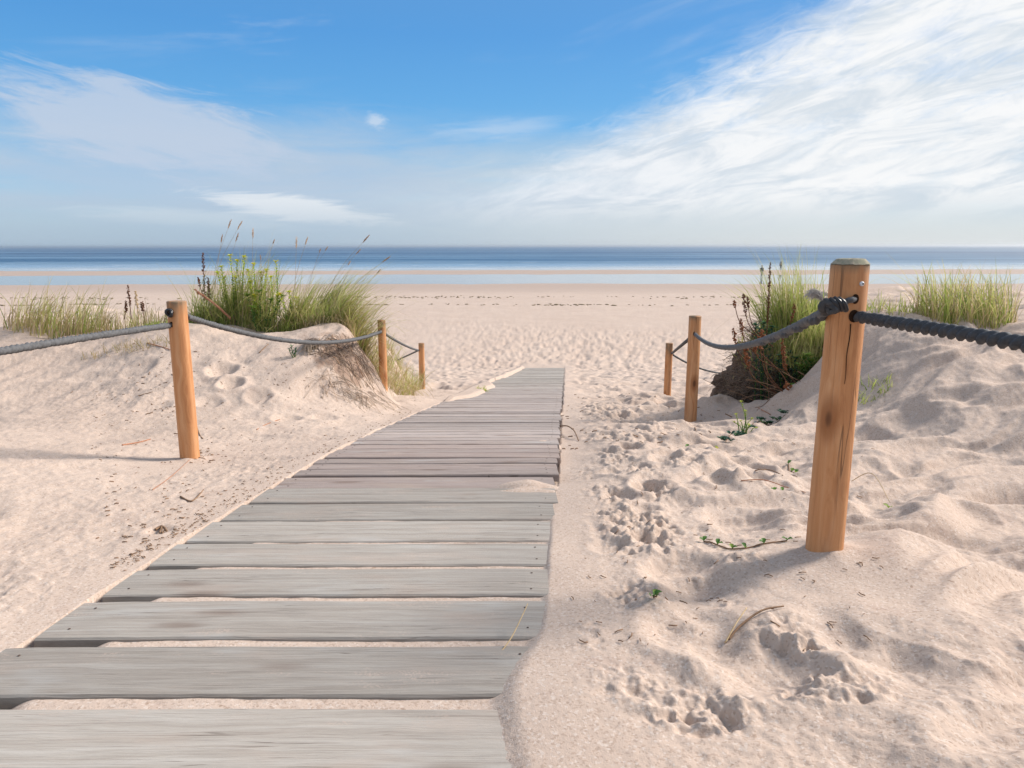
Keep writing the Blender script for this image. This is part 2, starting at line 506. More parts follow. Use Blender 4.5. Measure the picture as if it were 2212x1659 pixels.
def mat_post():
    m, nt, b = new_mat('pine_post'); g = G(nt)
    tc = g.n('ShaderNodeTexCoord').outputs['Object']
    oi = g.n('ShaderNodeObjectInfo'); rnd = oi.outputs['Random']
    ad = g.n('ShaderNodeVectorMath', operation='ADD'); g.put(ad.inputs[0], tc)
    g.put(ad.inputs[1], g.comb(g.m('MULTIPLY', rnd, 13.0), g.m('MULTIPLY', rnd, 7.0), g.m('MULTIPLY', rnd, 5.0)))
    v = ad.outputs[0]
    warp = g.noise(g.mapping(v, scale=(6, 6, 3)), 1.0, 2)
    wv = g.n('ShaderNodeVectorMath', operation='ADD'); g.put(wv.inputs[0], g.mapping(v, scale=(30, 30, 1.1)))
    g.put(wv.inputs[1], g.comb(g.m('MULTIPLY', warp, 3.0), g.m('MULTIPLY', warp, 3.0), 0.0))
    grain = g.noise(wv.outputs[0], 1.0, 6, .6, .3)
    fine = g.noise(g.mapping(v, scale=(120, 120, 4)), 1.0, 3)
    c = g.ramp(grain, [(.25, (.35, .14, .055)), (.47, (.52, .245, .105)), (.72, (.62, .34, .175))])
    grey = g.noise(g.mapping(v, scale=(9, 9, 1.6)), 1.0, 3)
    c = g.mix(g.maprange(grey, .5, .72, 0, .4), c, (.42, .30, .21))
    c = g.mix(g.maprange(fine, .55, .8, 0, .4), c, (.26, .13, .06))
    # knots
    vo = g.n('ShaderNodeTexVoronoi', feature='F1'); g.put(vo.inputs['Vector'], g.mapping(v, scale=(7, 7, 3.2))); vo.inputs['Scale'].default_value = 1.0
    kn = g.maprange(vo.outputs['Distance'], .36, .14)
    c = g.mix(g.m('MULTIPLY', kn, .7), c, (.25, .085, .025))
    kn2 = g.maprange(vo.outputs['Distance'], .15, .08)
    c = g.mix(g.m('MULTIPLY', kn2, .8), c, (.09, .035, .015))
    # long drying cracks
    cr = g.noise(g.mapping(v, scale=(24, 24, .55), loc=(3, 1, 2)), 1.0, 2, .5)
    crk = g.m('MULTIPLY', g.maprange(g.m('ABSOLUTE', g.m('SUBTRACT', cr, .5)), .009, .002), g.maprange(g.noise(g.mapping(v, scale=(5, 5, 1.2)), 1.0, 2), .58, .70))
    c = g.mix(g.m('MULTIPLY', crk, .6), c, (.06, .035, .02))
    # weathered grey-green head (worn part stays with the wood)
    sep = g.n('ShaderNodeSeparateXYZ'); g.put(sep.inputs[0], tc)
    top = g.attr('head')
    st = g.m('MULTIPLY', top, g.maprange(g.noise(g.mapping(v, scale=(25, 25, 9)), 1.0, 4), .25, .6))
    c = g.mix(g.m('MULTIPLY', st, .85), c, (.15, .125, .085))
    g.put(b.inputs['Base Color'], c)
    b.inputs['Roughness'].default_value = .7
    b.inputs['Specular IOR Level'].default_value = .3
    hh = g.m('SUBTRACT', g.m('ADD', g.m('MULTIPLY', grain, .8), g.m('MULTIPLY', fine, .3)), g.m('MULTIPLY', crk, 1.5))
    g.put(b.inputs['Normal'], g.bump(hh, .5, .005))
    return m


def mat_simple(name, colr, rough=.8, nscale=30, amt=.35, spec=.3, dark=None):
    m, nt, b = new_mat(name); g = G(nt)
    tc = g.n('ShaderNodeTexCoord').outputs['Object']
    nz = g.noise(tc, nscale, 4, .6)
    dk = dark or tuple(k * .5 for k in colr)
    g.put(b.inputs['Base Color'], g.mix(g.maprange(nz, .35, .75, 0, amt * 2), colr, dk))
    b.inputs['Roughness'].default_value = rough
    b.inputs['Specular IOR Level'].default_value = spec
    g.put(b.inputs['Normal'], g.bump(nz, .4, .003))
    return m


def mat_leafy(name, stops, transl=.35, rough=.55):
    """blade / leaf material; 'rnd' is a random number carried by each blade"""
    m, nt, b = new_mat(name); g = G(nt)
    r = g.attr('rnd'); t = g.attr('along')
    c = g.ramp(r, stops)
    tip = stops[-1][1]
    c = g.mix(g.m('MULTIPLY', g.m('POWER', t, 3.0), .35), c, (.42, .33, .17))
    g.put(b.inputs['Base Color'], c)
    b.inputs['Roughness'].default_value = rough
    b.inputs['Specular IOR Level'].default_value = .25
    tr = g.n('ShaderNodeBsdfTranslucent'); g.put(tr.inputs[0], c)
    mx = g.n('ShaderNodeMixShader'); mx.inputs[0].default_value = transl
    out = nt.nodes['Material Output']
    nt.links.new(b.outputs[0], mx.inputs[1]); nt.links.new(tr.outputs[0], mx.inputs[2]); nt.links.new(mx.outputs[0], out.inputs[0])
    return m


def mat_water():
    m, nt, b = new_mat('sea_water'); g = G(nt)
    pos = g.n('ShaderNodeNewGeometry').outputs['Position']
    sep = g.n('ShaderNodeSeparateXYZ'); g.put(sep.inputs[0], pos)
    y = sep.outputs[1]; x = sep.outputs[0]
    yy = g.m('ADD', y, g.m('MULTIPLY', g.m('SUBTRACT', g.noise(g.mapping(pos, scale=(.012, .03, 0)), 1.0, 3), .5), 26.0))
    # water column: clear film over sand, then pale shallows, then deep blue
    c = g.ramp(g.maprange(yy, 90, 420, 0, 1, False),
               [(0, (.20, .215, .22)), (.17, (.24, .27, .29)), (.27, (.17, .26, .34)), (.44, (.010, .07, .15)), (1, (.004, .050, .125))])
    patch = g.noise(g.mapping(pos, scale=(.0011, .011, 0)), 1.0, 10, .74)
    c = g.mix(g.m('MULTIPLY', g.maprange(patch, .46, .56), g.maprange(y, 150, 240, 0, .65)), c, (.14, .25, .35))
    # foam of small breakers
    st = g.noise(g.mapping(pos, scale=(.05, .30, 0)), 1.0, 8, .72, 1.2)
    band = g.m('MULTIPLY', g.maprange(y, 146, 156), g.maprange(y, 235, 195))
    foam = g.m('MULTIPLY', g.maprange(st, .57, .66), band)
    edge = g.m('MULTIPLY', g.maprange(g.noise(g.mapping(pos, scale=(.05, .5, 0), loc=(3, 8, 0)), 1.0, 4), .5, .6), g.m('MULTIPLY', g.maprange(y, 143, 147), g.maprange(y, 165, 155)))
    foam = g.m('MAXIMUM', foam, edge)
    c = g.mix(g.m('MULTIPLY', foam, .6), c, (.60, .64, .68))
    g.put(b.inputs['Base Color'], c)
    calm = g.maprange(y, 138, 215)
    g.put(b.inputs['Roughness'], g.m('ADD', g.m('ADD', .06, g.m('MULTIPLY', calm, .38)), g.m('MULTIPLY', foam, .4), clamp=True))
    b.inputs['IOR'].default_value = 1.33
    g.put(b.inputs['Specular IOR Level'], g.m('ADD', .5, g.m('MULTIPLY', calm, .35)))
    w1 = g.noise(g.mapping(pos, scale=(.10, .5, .2)), 1.0, 4, .6)
    w2 = g.noise(g.mapping(pos, scale=(.7, 2.0, 1)), 1.0, 3, .6)
    hh = g.m('MULTIPLY', g.m('ADD', w1, g.m('MULTIPLY', w2, .25)), g.m('ADD', .01, g.m('MULTIPLY', calm, 1.0)))
    g.put(b.inputs['Normal'], g.bump(hh, 1.0, .5))
    return m


M_SAND = mat_sand(); M_PLANK = mat_plank(); M_POST = mat_post(); M_WATER = mat_water()
M_ROPE = mat_simple('grey_rope', (.125, .125, .13), .8, 60, .4, .25)
M_ROPE_DARK = mat_simple('black_rope', (.05, .054, .062), .7, 60, .4, .35)
M_TAPE = mat_simple('black_tape', (.012, .013, .017), .35, 40, .3, .5)
M_FRAY = mat_simple('frayed_fibre', (.45, .42, .40), .9, 60, .4, .2)
M_HOLE = mat_simple('drilled_hole', (.035, .018, .01), .9, 40, .4, .1)
M_NAIL = mat_simple('rusty_nail', (.10, .065, .05), .7, 60, .4, .3)
M_SHELL = mat_simple('bleached_shell', (.75, .72, .68), .5, 80, .2, .4)
M_STEEL = mat_simple('zinc_steel', (.55, .58, .62), .35, 40, .2, .6)
M_MOSS = mat_simple('mossy_end_grain', (.24, .235, .17), .9, 60, .6, .1, (.38, .32, .24))
M_SOIL = mat_simple('dark_root_soil', (.20, .145, .115), .95, 9, .6, .1, (.075, .05, .038))
M_TWIG = mat_simple('dry_twig', (.27, .165, .10), .85, 40, .5, .2)
M_STRAW = mat_simple('dry_straw', (.55, .40, .23), .7, 40, .3, .2)
M_DEAD = mat_simple('brown_seed_stalk', (.15, .062, .030), .85, 60, .5, .2)
M_RUST = mat_simple('rust_brown_seed_head', (.27, .10, .042), .85, 80, .6, .2)
M_PINKTWIG = mat_simple('pale_orange_branch', (.46, .22, .13), .8, 50, .4, .2)
M_WEED = mat_simple('seaweed', (.17, .125, .075), .9, 8, .5, .2, (.22, .18, .09))
M_GRASS = mat_leafy('marram_green', [(0, (.17, .24, .045)), (.3, (.35, .43, .10)), (.55, (.53, .55, .18)), (.8, (.60, .52, .24)), (1, (.62, .49, .30))], .5)
M_GRASS_DRY = mat_leafy('marram_dry', [(0, (.24, .22, .08)), (.3, (.38, .31, .14)), (.65, (.50, .38, .22)), (1, (.56, .44, .30))], .45)
M_ROOT = mat_leafy('dead_root', [(0, (.14, .09, .065)), (.4, (.30, .22, .17)), (.75, (.42, .34, .28)), (1, (.46, .29, .18))], .1)
M_ROOTD = mat_leafy('shaded_root', [(0, (.05, .034, .026)), (.5, (.13, .088, .066)), (.85, (.22, .16, .125)), (1, (.30, .17, .10))], .1)  # darker copy of the root colours, the mound's shade put into them
M_ROOTM = mat_leafy('brown_root', [(0, (.07, .042, .03)), (.4, (.19, .125, .09)), (.75, (.36, .28, .235)), (1, (.40, .22, .12))], .1)
M_SPURGE = mat_leafy('yellow_green_leaf', [(0, (.17, .27, .04)), (.5, (.40, .50, .06)), (.85, (.62, .64, .09)), (1, (.68, .55, .06))], .4)
M_LEAF = mat_leafy('fresh_green_leaf', [(0, (.045, .12, .03)), (.6, (.10, .22, .04)), (1, (.22, .32, .05))], .35)
M_IVY = mat_leafy('dark_blue_green_leaf', [(0, (.015, .055, .035)), (.7, (.03, .10, .06)), (1, (.12, .22, .06))], .2)
M_SEED = mat_leafy('straw_seed_head', [(0, (.46, .33, .25)), (.5, (.58, .45, .35)), (1, (.66, .53, .42))], .5)


# ------------------------------------------------------------------ setting
def build_sand():
    Fs = list(np.linspace(-6, 0.9, 40))
    F = 1.0
    while F < 215:
        Fs.append(F)
        dF = 1.25 * F * F / (720 * float(prof(F)))
        F += min(dF, .014 if F < 6.5 else .020 if F < 9.5 else (.08 if F < 15 else 1.2)) if F < 155 else 3.0
    Fs += [220, 300, 500, 1500, 6000]
    Fs = np.array(Fs)
    t_in = np.linspace(-1, 1, 1120)
    out = 1 + (np.linspace(0, 1, 40)[1:]) ** 1.6
    t = np.concatenate([-out[::-1], t_in, out])
    halfw = .85 + .74 * np.clip(Fs, .6, None)
    far = 5 + 1.7 * np.clip(Fs, 0, None)
    tt = np.abs(t)[None, :]
    X = np.sign(t)[None, :] * np.where(tt <= 1, tt * halfw[:, None], halfw[:, None] + (tt - 1) * (far[:, None]))
    Y = np.repeat(Fs[:, None], len(t), 1)
    Z = np.zeros_like(X)
    for i0 in range(0, len(Fs), 60):
        Z[i0:i0 + 60] = hfull(X[i0:i0 + 60].ravel(), Y[i0:i0 + 60].ravel()).reshape(X[i0:i0 + 60].shape)
    nr, nc = X.shape
    idx = np.arange(nr * nc).reshape(nr, nc)
    q = np.stack([idx[:-1, :-1], idx[:-1, 1:], idx[1:, 1:], idx[1:, :-1]], -1).reshape(-1, 4)
    me = np_mesh('sand', np.stack([X, Y, Z], -1).reshape(-1, 3), quads=q)
    o = link('sand', me, mat=M_SAND)
    tag(o, kind='structure')
    return o


def build_sea():
    Fs = [60.0]
    while Fs[-1] < 30000:
        F = Fs[-1]
        Fs.append(F + max(.35, F * F / (720 * ZC) * .5) if F < 700 else F * 1.25)
    Fs = np.array(Fs)
    t = np.linspace(-1, 1, 420)
    hw = 40 + 1.6 * Fs
    X = t[None, :] * hw[:, None]
    Y = np.repeat(Fs[:, None], len(t), 1)
    a = sstep(160, 220, Y) * (1 - sstep(900, 2500, Y))
    ph = Y + 9 * vnoise(X * .008, Y * .01, 81)
    Z = a * (.10 * np.sin(ph / 4.1) + .09 * fbm(X * .02, Y * .16, 82, 3))
    # one low swell rising and a small breaker line nearer in
    Z += .34 * np.exp(-((Y + 5 * vnoise(X * .012, 3 + 0 * X, 84) - 226) / 3.6) ** 2) * (.55 + .6 * vnoise(X * .018, 9 + 0 * X, 85))
    Z += .20 * np.exp(-((Y + 4 * vnoise(X * .02, 5 + 0 * X, 86) - 186) / 2.4) ** 2) * (.5 + .7 * vnoise(X * .03, 4 + 0 * X, 87))
    nr, nc = X.shape
    idx = np.arange(nr * nc).reshape(nr, nc)
    q = np.stack([idx[:-1, :-1], idx[:-1, 1:], idx[1:, 1:], idx[1:, :-1]], -1).reshape(-1, 4)
    o = link('sea', np_mesh('sea', np.stack([X, Y, Z], -1).reshape(-1, 3), quads=q), mat=M_WATER)
    tag(o, kind='structure')


build_sand()
build_sea()


# ------------------------------------------------------------------ boardwalk
def plank_mesh(length, depth, thick, seed):
    r = random.Random(seed)
    n = 18
    bv = .005
    prof2 = [(-depth / 2 + bv, 0), (-depth / 2, -bv), (-depth / 2, -thick), (depth / 2, -thick), (depth / 2, -bv), (depth / 2 - bv, 0), (depth / 6, .0008), (-depth / 6, .0008)]
    k = len(prof2)
    vs = []
    cup = r.uniform(-.0015, .002)
    for i in range(n + 1):
        u = i / n
        x = (u - .5) * length
        wob = .0022 * math.sin(u * 9 + seed) + r.uniform(-.0009, .0009)
        for (yy, zz) in prof2:
            e = 1.0
            if i in (0, n): yy *= .985; zz -= .002 if zz > -.01 else 0
            vs.append((x + (r.uniform(-.002, .002) if i in (0, n) else 0), yy + wob, zz + cup * math.sin(u * 3.1) + r.uniform(-.0005, .0005)))
    fs = []
    for i in range(n):
        for j in range(k):
            a = i * k + j; b2 = i * k + (j + 1) % k
            fs.append((a, b2, b2 + k, a + k))
    fs += [tuple(range(k - 1, -1, -1)), tuple(range(n * k, n * k + k))]
    nails = []
    if seed < 46:
        for sx in (-1, 1):
            for q in (-.28, .28):
                cx = sx * (length / 2 - .06) + r.uniform(-.006, .006); cy = q * depth + r.uniform(-.006, .006)
                o = len(vs); cr = r.uniform(.0032, .0042)
                for kk in range(8):
                    a = kk * math.pi / 4; vs.append((cx + math.cos(a) * cr, cy + math.sin(a) * cr, .0012))
                for kk in range(8):
                    a = kk * math.pi / 4; vs.append((cx + math.cos(a) * cr * .8, cy + math.sin(a) * cr * .8, .0022))
                for kk in range(8): nails.append(len(fs)); fs.append((o + kk, o + (kk + 1) % 8, o + 8 + (kk + 1) % 8, o + 8 + kk))
                nails.append(len(fs)); fs.append(tuple(range(o + 8, o + 16)))
    me = bpy.data.meshes.new('plank')
    me.from_pydata(vs, [], fs)
    for f_ in nails: me.polygons[f_].material_index = 1
    bm = bmesh.new(); bm.from_mesh(me); bmesh.ops.recalc_face_normals(bm, faces=bm.faces); bm.to_mesh(me); bm.free()
    return me


def build_boardwalk():
    root = empty('boardwalk', (x_right(3) - .7, 3.0, ZC - float(prof(3.0))))
    tag(root, 'weathered grey plank boardwalk running down through the sand to the beach', 'boardwalk')
    # front edges of the near boards, then narrower boards all the way down
    edges = [0.35, 0.63, 0.91, 1.20, 1.48, 1.762, 2.046, 2.304, 2.56, 2.838, 3.10]
    spans = []
    for i in range(len(edges)):
        nx = edges[i + 1] if i + 1 < len(edges) else 3.375
        gp = (.046, .044, .046, .044, .046, .044, .040, .034, .026)[i] if i < 9 else .016
        spans.append((edges[i] + gp * .5, nx - gp * .5))
    spans.append((3.385, 3.625))
    F = 3.665
    r = random.Random(3)
    while F < 22.5:
        w = r.choice((.135, .14, .145, .15))
        gp = r.choice((.012, .016, .02, .03)) if F < 8 else r.choice((.006, .010, .016))
        if 6.0 < F < 6.9: gp = .03
        spans.append((F, F + w)); F += w + gp
    rest = bmesh.new()
    for i, (a, b2) in enumerate(spans):
        c = (a + b2) / 2
        wide = 1.40 + r.uniform(-.012, .012)
        me = plank_mesh(wide, b2 - a, .042, i)
        sl = (float(prof(c + .1)) - float(prof(c - .1))) / .2
        zc = ZC - float(prof(c)) + (r.uniform(-.004, .003) if c > 3.4 else r.uniform(-.001, .003))
        if 3.38 < c < 3.62: zc -= .004
        xc = x_right(c) - .70 + r.uniform(-.008, .008)
        mw = Matrix.Translation((xc, c, zc)) @ Euler((-math.atan(sl) + r.uniform(-.006, .006), r.uniform(-.003, .003), r.uniform(-.006, .006))).to_matrix().to_4x4()
        if i < 98:
            me.materials.append(M_PLANK); me.materials.append(M_NAIL)
            o = link('plank', me, root)
            o.matrix_world = mw
            o.matrix_parent_inverse = Matrix.Identity(4)
            o.matrix_local = Matrix.Translation(-root.location) @ mw
        else:
            me.transform(mw); rest.from_mesh(me)
    me = bpy.data.meshes.new('far_planks'); rest.to_mesh(me); rest.free()
    me.transform(Matrix.Translation(-root.location))
    o = link('far_planks', me, root, M_PLANK); tag(o, kind='stuff')
    # bearers under the boards
    for off in (-1.34, -.06):
        vs, fs = [], []
        Fs = np.linspace(.3, 22.4, 60)
        for f in Fs:
            z = ZC - float(prof(f)) - .046
            x = x_right(f) + off
            for dx, dz in ((-.035, 0), (.035, 0), (.035, -.09), (-.035, -.09)):
                vs.append((x + dx - root.location.x, f - root.location.y, z + dz - root.location.z))
        for i in range(len(Fs) - 1):
            for j in range(4):
                fs.append((i * 4 + j, i * 4 + (j + 1) % 4, i * 4 + 4 + (j + 1) % 4, i * 4 + 4 + j))
        fs += [(0, 1, 2, 3), tuple(len(vs) - 4 + k for k in (3, 2, 1, 0))]
        me = bpy.data.meshes.new('bearer'); me.from_pydata(vs, [], fs)
        link('bearer', me, root, M_TWIG)


build_boardwalk()


# ------------------------------------------------------------------ fence posts
PR = .0565


def tube_bm(pts, rad, seg=8, twist=0.0, lobes=0, amp=0.0, cap=True):
    """swept tube through pts (list of Vector); rad number or list"""
    vs, qs = [], []
    n = len(pts)
    up = Vector((0.13, .21, 1)).normalized()
    prevn = None
    L = 0
    for i in range(n):
        t = (pts[min(i + 1, n - 1)] - pts[max(i - 1, 0)])
        t = t.normalized() if t.length > 1e-9 else Vector((0, 0, 1))
        if prevn is None:
            nn = t.cross(up)
            if nn.length < 1e-3: nn = t.cross(Vector((1, 0, 0)))
            nn.normalize()
        else:
            nn = (prevn - t * prevn.dot(t)).normalized()
        prevn = nn
        bb = t.cross(nn)
        if i: L += (pts[i] - pts[i - 1]).length
        r = rad[i] if hasattr(rad, '__len__') else rad
        for k in range(seg):
            a = 2 * math.pi * k / seg
            rr = r * (1 + (amp * abs(math.cos(lobes * .5 * (a + twist * L))) - amp * .5 if lobes else 0))
            vs.append(pts[i] + nn * (math.cos(a) * rr) + bb * (math.sin(a) * rr))
    for i in range(n - 1):
        for k in range(seg):
            qs.append((i * seg + k, i * seg + (k + 1) % seg, (i + 1) * seg + (k + 1) % seg, (i + 1) * seg + k))
    caps = [tuple(range(seg - 1, -1, -1)), tuple(range((n - 1) * seg, n * seg))] if cap else []
    return vs, qs, caps


class Soup:
    """collects tubes and leaves into ONE mesh, with a random number per piece"""
    def __init__(s): s.v = []; s.f = []; s.r = []; s.a = []
    def tube(s, pts, rad, seg=6, rnd=.5, **kw):
        v, q, c = tube_bm([Vector(p) for p in pts], rad, seg, **kw)
        o = len(s.v); n = len(pts)
        s.v += [tuple(p) for p in v]; s.f += [tuple(i + o for i in f) for f in q + c]
        s.r += [rnd] * len(v); s.a += [i / max(1, n - 1) for i in range(n) for _ in range(seg)]
    def leaf(s, base, d, up, length, width, rnd=.5, cup=.15):
        d = d.normalized(); sd = d.cross(up)
        if sd.length < 1e-4: sd = d.cross(Vector((1, 0, 0)))
        sd.normalize(); nn = sd.cross(d).normalized()
        o = len(s.v)
        prof_ = [(0, .15, 0), (.3, .85, .05), (.6, 1.0, .06), (.85, .6, .0), (1, .05, -.06)]
        for (t, w, z) in prof_:
            c = base + d * (t * length) + nn * (z * length)
            s.v += [tuple(c - sd * (w * width / 2) + nn * (cup * w * width)), tuple(c), tuple(c + sd * (w * width / 2) + nn * (cup * w * width))]
            s.r += [rnd] * 3; s.a += [t * .5] * 3
        for i in range(4):
            b = o + i * 3
            s.f += [(b, b + 1, b + 4, b + 3), (b + 1, b + 2, b + 5, b + 4)]
    def blob(s, c, r, rnd=.5, squash=(1, 1, 1)):
        o = len(s.v); nl, nm = 4, 6
        c = Vector(c)
        s.v.append((c.x, c.y, c.z - r * squash[2]))
        for i in range(1, nl):
            th = math.pi * i / nl
            for k in range(nm):
                ph = 2 * math.pi * k / nm; j = random.uniform(.75, 1.2)
                s.v.append((c.x + r * squash[0] * j * math.sin(th) * math.cos(ph), c.y + r * squash[1] * j * math.sin(th) * math.sin(ph), c.z - r * squash[2] * math.cos(th)))
        s.v.append((c.x, c.y, c.z + r * squash[2]))
        for k in range(nm):
            s.f.append((o, o + 1 + (k + 1) % nm, o + 1 + k))
            for i in range(nl - 2):
                a = o + 1 + i * nm
                s.f.append((a + k, a + (k + 1) % nm, a + nm + (k + 1) % nm, a + nm + k))
            a = o + 1 + (nl - 2) * nm
            s.f.append((a + k, a + (k + 1) % nm, len(s.v) - 1))
        n = len(s.v) - o
        s.r += [rnd] * n; s.a += [.3] * n
    def build(s, name, mat, parent=None, origin=(0, 0, 0), smooth=True):
        o = Vector(origin)
        me = bpy.data.meshes.new(name)
        me.from_pydata([(x - o.x, y - o.y, z - o.z) for x, y, z in s.v], [], s.f)
        for k, vals in (('rnd', s.r), ('along', s.a)):
            a = me.attributes.new(k, 'FLOAT', 'POINT'); a.data.foreach_set('value', np.array(vals, dtype=np.float32))
        if smooth: me.polygons.foreach_set('use_smooth', np.full(len(me.polygons), True))
        ob = link(name, me, parent, mat)
        if parent is None: ob.location = o
        return ob


def post_mesh(h, r, bury, chamfer, seed, head_len):
    rr = random.Random(seed)
    seg = 40
    zs = [-bury, -.02, .0] + [h * k / 22 for k in range(1, 22)] + [h - chamfer * 1.9, h - chamfer, h]
    vs, head = [], []
    for i, z in enumerate(zs):
        bend = .004 * math.sin(z * 3 + seed)
        for k in range(seg):
            a = 2 * math.pi * k / seg
            q = r * (1 + .012 * math.sin(3 * a + z * 2 + seed) + .008 * math.sin(7 * a + seed * 2 - z * 3) + rr.uniform(-.003, .003))
            q *= 1.02 - .03 * max(z, 0) / h
            if i == len(zs) - 1: q *= 1 - chamfer * 1.1 / r
            vs.append((math.cos(a) * q + bend, math.sin(a) * q, z))
            head.append(min(1, max(0, (z - h + head_len) / (head_len * .7))))
    fs = []
    for i in range(len(zs) - 1):
        for k in range(seg):
            fs.append((i * seg + k, i * seg + (k + 1) % seg, (i + 1) * seg + (k + 1) % seg, (i + 1) * seg + k))
    # end grain: rings
    last = (len(zs) - 1) * seg
    for ring, sc in enumerate((.6, .25)):
        o = len(vs)
        for k in range(seg):
            x, y, z = vs[last + k] if ring == 0 else vs[o - seg + k]
            f = sc if ring == 0 else sc / .6
            vs.append((x * f, y * f, z + .001)); head.append(1)
        b0 = last if ring == 0 else o - seg
        for k in range(seg): fs.append((b0 + k, b0 + (k + 1) % seg, o + (k + 1) % seg, o + k))
    vs.append((0, 0, h + .002)); head.append(1)
    o = len(vs) - 1 - seg
    for k in range(seg): fs.append((o + k, o + (k + 1) % seg, len(vs) - 1))
    me = bpy.data.meshes.new('shaft'); me.from_pydata(vs, [], fs)
    a = me.attributes.new('head', 'FLOAT', 'POINT'); a.data.foreach_set('value', np.array(head, dtype=np.float32))
    me.polygons.foreach_set('use_smooth', np.full(len(me.polygons), True))
    me.set_sharp_from_angle(angle=R(35)) if hasattr(me, 'set_sharp_from_angle') else None
    return me


LABELS = {
    'l1': 'leaning-looking round orange post on the left sand with black knot near its grey top',
    'l2': 'thin round wooden post below the right end of the big grass clump',
    'l3': 'farthest left wooden post beside the trodden beach, half hidden by grass at its foot',
    'r1': 'tall near pine post with mossy chamfered top, screw and tied rope',
    'r2': 'middle wooden post right of the boardwalk, dark split down its face',
    'r3': 'small far wooden post just left of the split post on the right',
}
post_at = {}
for n_, px, py, F, ty in POSTS:
    b = P(px, py, F)
    base = Vector((b.x, b.y, b.z))
    d = ray(px, ty); topz = ZC + d.z / d.y * F
    h = topz - base.z
    r = {'l2': .046, 'l3': .050, 'r3': .052}.get(n_, PR)
    root = empty('fence_post', base)
    tag(root, LABELS[n_], 'post', 'wooden rope fence posts beside the boardwalk')
    ch = .016 if n_ == 'r1' else .005
    hl = {'r1': .05, 'l1': .06, 'l2': .16, 'l3': .10, 'r2': .05, 'r3': .20}[n_]
    sh = link('shaft', post_mesh(h, r, .35, ch, len(post_at) + 2, hl), root, M_POST)
    sh.rotation_euler[2] = {'r1': .4, 'l1': 2.2, 'l2': 3.5, 'l3': 1.0, 'r2': 5.1, 'r3': 4.0}[n_]
    post_at[n_] = (base, h, r, root)


def on_post(n_, px, py, out=0.0):
    """point on the front of a post's surface seen at (px, py)"""
    base, h, r, root = post_at[n_]
    d = ray(px, py); o = Vector((0, 0, ZC))
    ox, oy = o.x - base.x, o.y - base.y
    a = d.x ** 2 + d.y ** 2; b2 = 2 * (ox * d.x + oy * d.y); c = ox * ox + oy * oy - (r + out) ** 2
    disc = b2 * b2 - 4 * a * c
    t = (-b2 - math.sqrt(disc)) / (2 * a) if disc > 0 else -b2 / (2 * a)
    return o + d * t


def disc_part(name, n_, px, py, rx, rz, mat, proud=.0025, bulge=0.0):
    base, h, r, root = post_at[n_]
    p = on_post(n_, px, py)
    nrm = Vector((p.x - base.x, p.y - base.y, 0)).normalized()
    sd = Vector((0, 0, 1)).cross(nrm)
    vs = []; fs = []
    seg = 16
    for ring, (q, pr) in enumerate(((1.0, 0), (.92, proud), (.5, proud + bulge), (.06, proud + bulge * 1.2))):
        for k in range(seg):
            a = 2 * math.pi * k / seg
            v = p + sd * (math.cos(a) * rx * q) + Vector((0, 0, math.sin(a) * rz * q))
            ang = math.atan2(v.y - base.y, v.x - base.x)
            rad = r * 1.0 + pr
            vs.append((math.cos(ang) * rad, math.sin(ang) * rad, v.z - base.z))
    for ring in range(3):
        for k in range(seg):
            fs.append((ring * seg + k, ring * seg + (k + 1) % seg, (ring + 1) * seg + (k + 1) % seg, (ring + 1) * seg + k))
    fs.append(tuple(range(3 * seg, 4 * seg)))
    me = bpy.data.meshes.new(name); me.from_pydata(vs, [], fs)
    return link(name, me, root, mat)


# mossy cap, screw and holes of the near post
def cap_part(n_, r, chamfer, mat):
    base, h, rr, root = post_at[n_]
    seg = 40; vs = []; fs = []
    prof_ = [(1.004, h - chamfer * .85), (1 - chamfer * 1.0 / rr + .012, h + .0022), (.6, h + .0035), (.1, h + .004)]
    for q, z in prof_:
        for k in range(seg):
            a = 2 * math.pi * k / seg
            j = 1 + .006 * math.sin(5 * a) + random.uniform(-.004, .004)
            vs.append((math.cos(a) * rr * q * j + .004 * math.sin(h * 3 + 5), math.sin(a) * rr * q * j, z + random.uniform(-.0008, .0008)))
    for i in range(3):
        for k in range(seg): fs.append((i * seg + k, i * seg + (k + 1) % seg, (i + 1) * seg + (k + 1) % seg, (i + 1) * seg + k))
    fs.append(tuple(range(3 * seg, 4 * seg)))
    me = bpy.data.meshes.new('end_grain'); me.from_pydata(vs, [], fs)
    return link('end_grain', me, root, mat)


cap_part('r1', PR, .016, M_MOSS)
disc_part('screw', 'r1', 1861, 613, .0075, .0075, M_STEEL, .004, .002)
disc_part('screw_recess', 'r1', 1861, 613, .0026, .0026, M_HOLE, .0075, .0)
disc_part('rope_hole', 'r1', 1848, 646, .0115, .015, M_HOLE, .0012)
disc_part('rope_hole', 'r1', 1845, 683, .0165, .0195, M_HOLE, .0012)
disc_part('rope_hole', 'l1', 368, 676, .024, .028, M_HOLE, .0015)
disc_part('rope_hole', 'l1', 372, 701, .020, .018, M_HOLE, .0015)
disc_part('rope_hole', 'r2', 1502, 721, .022, .026, M_HOLE, .0015)
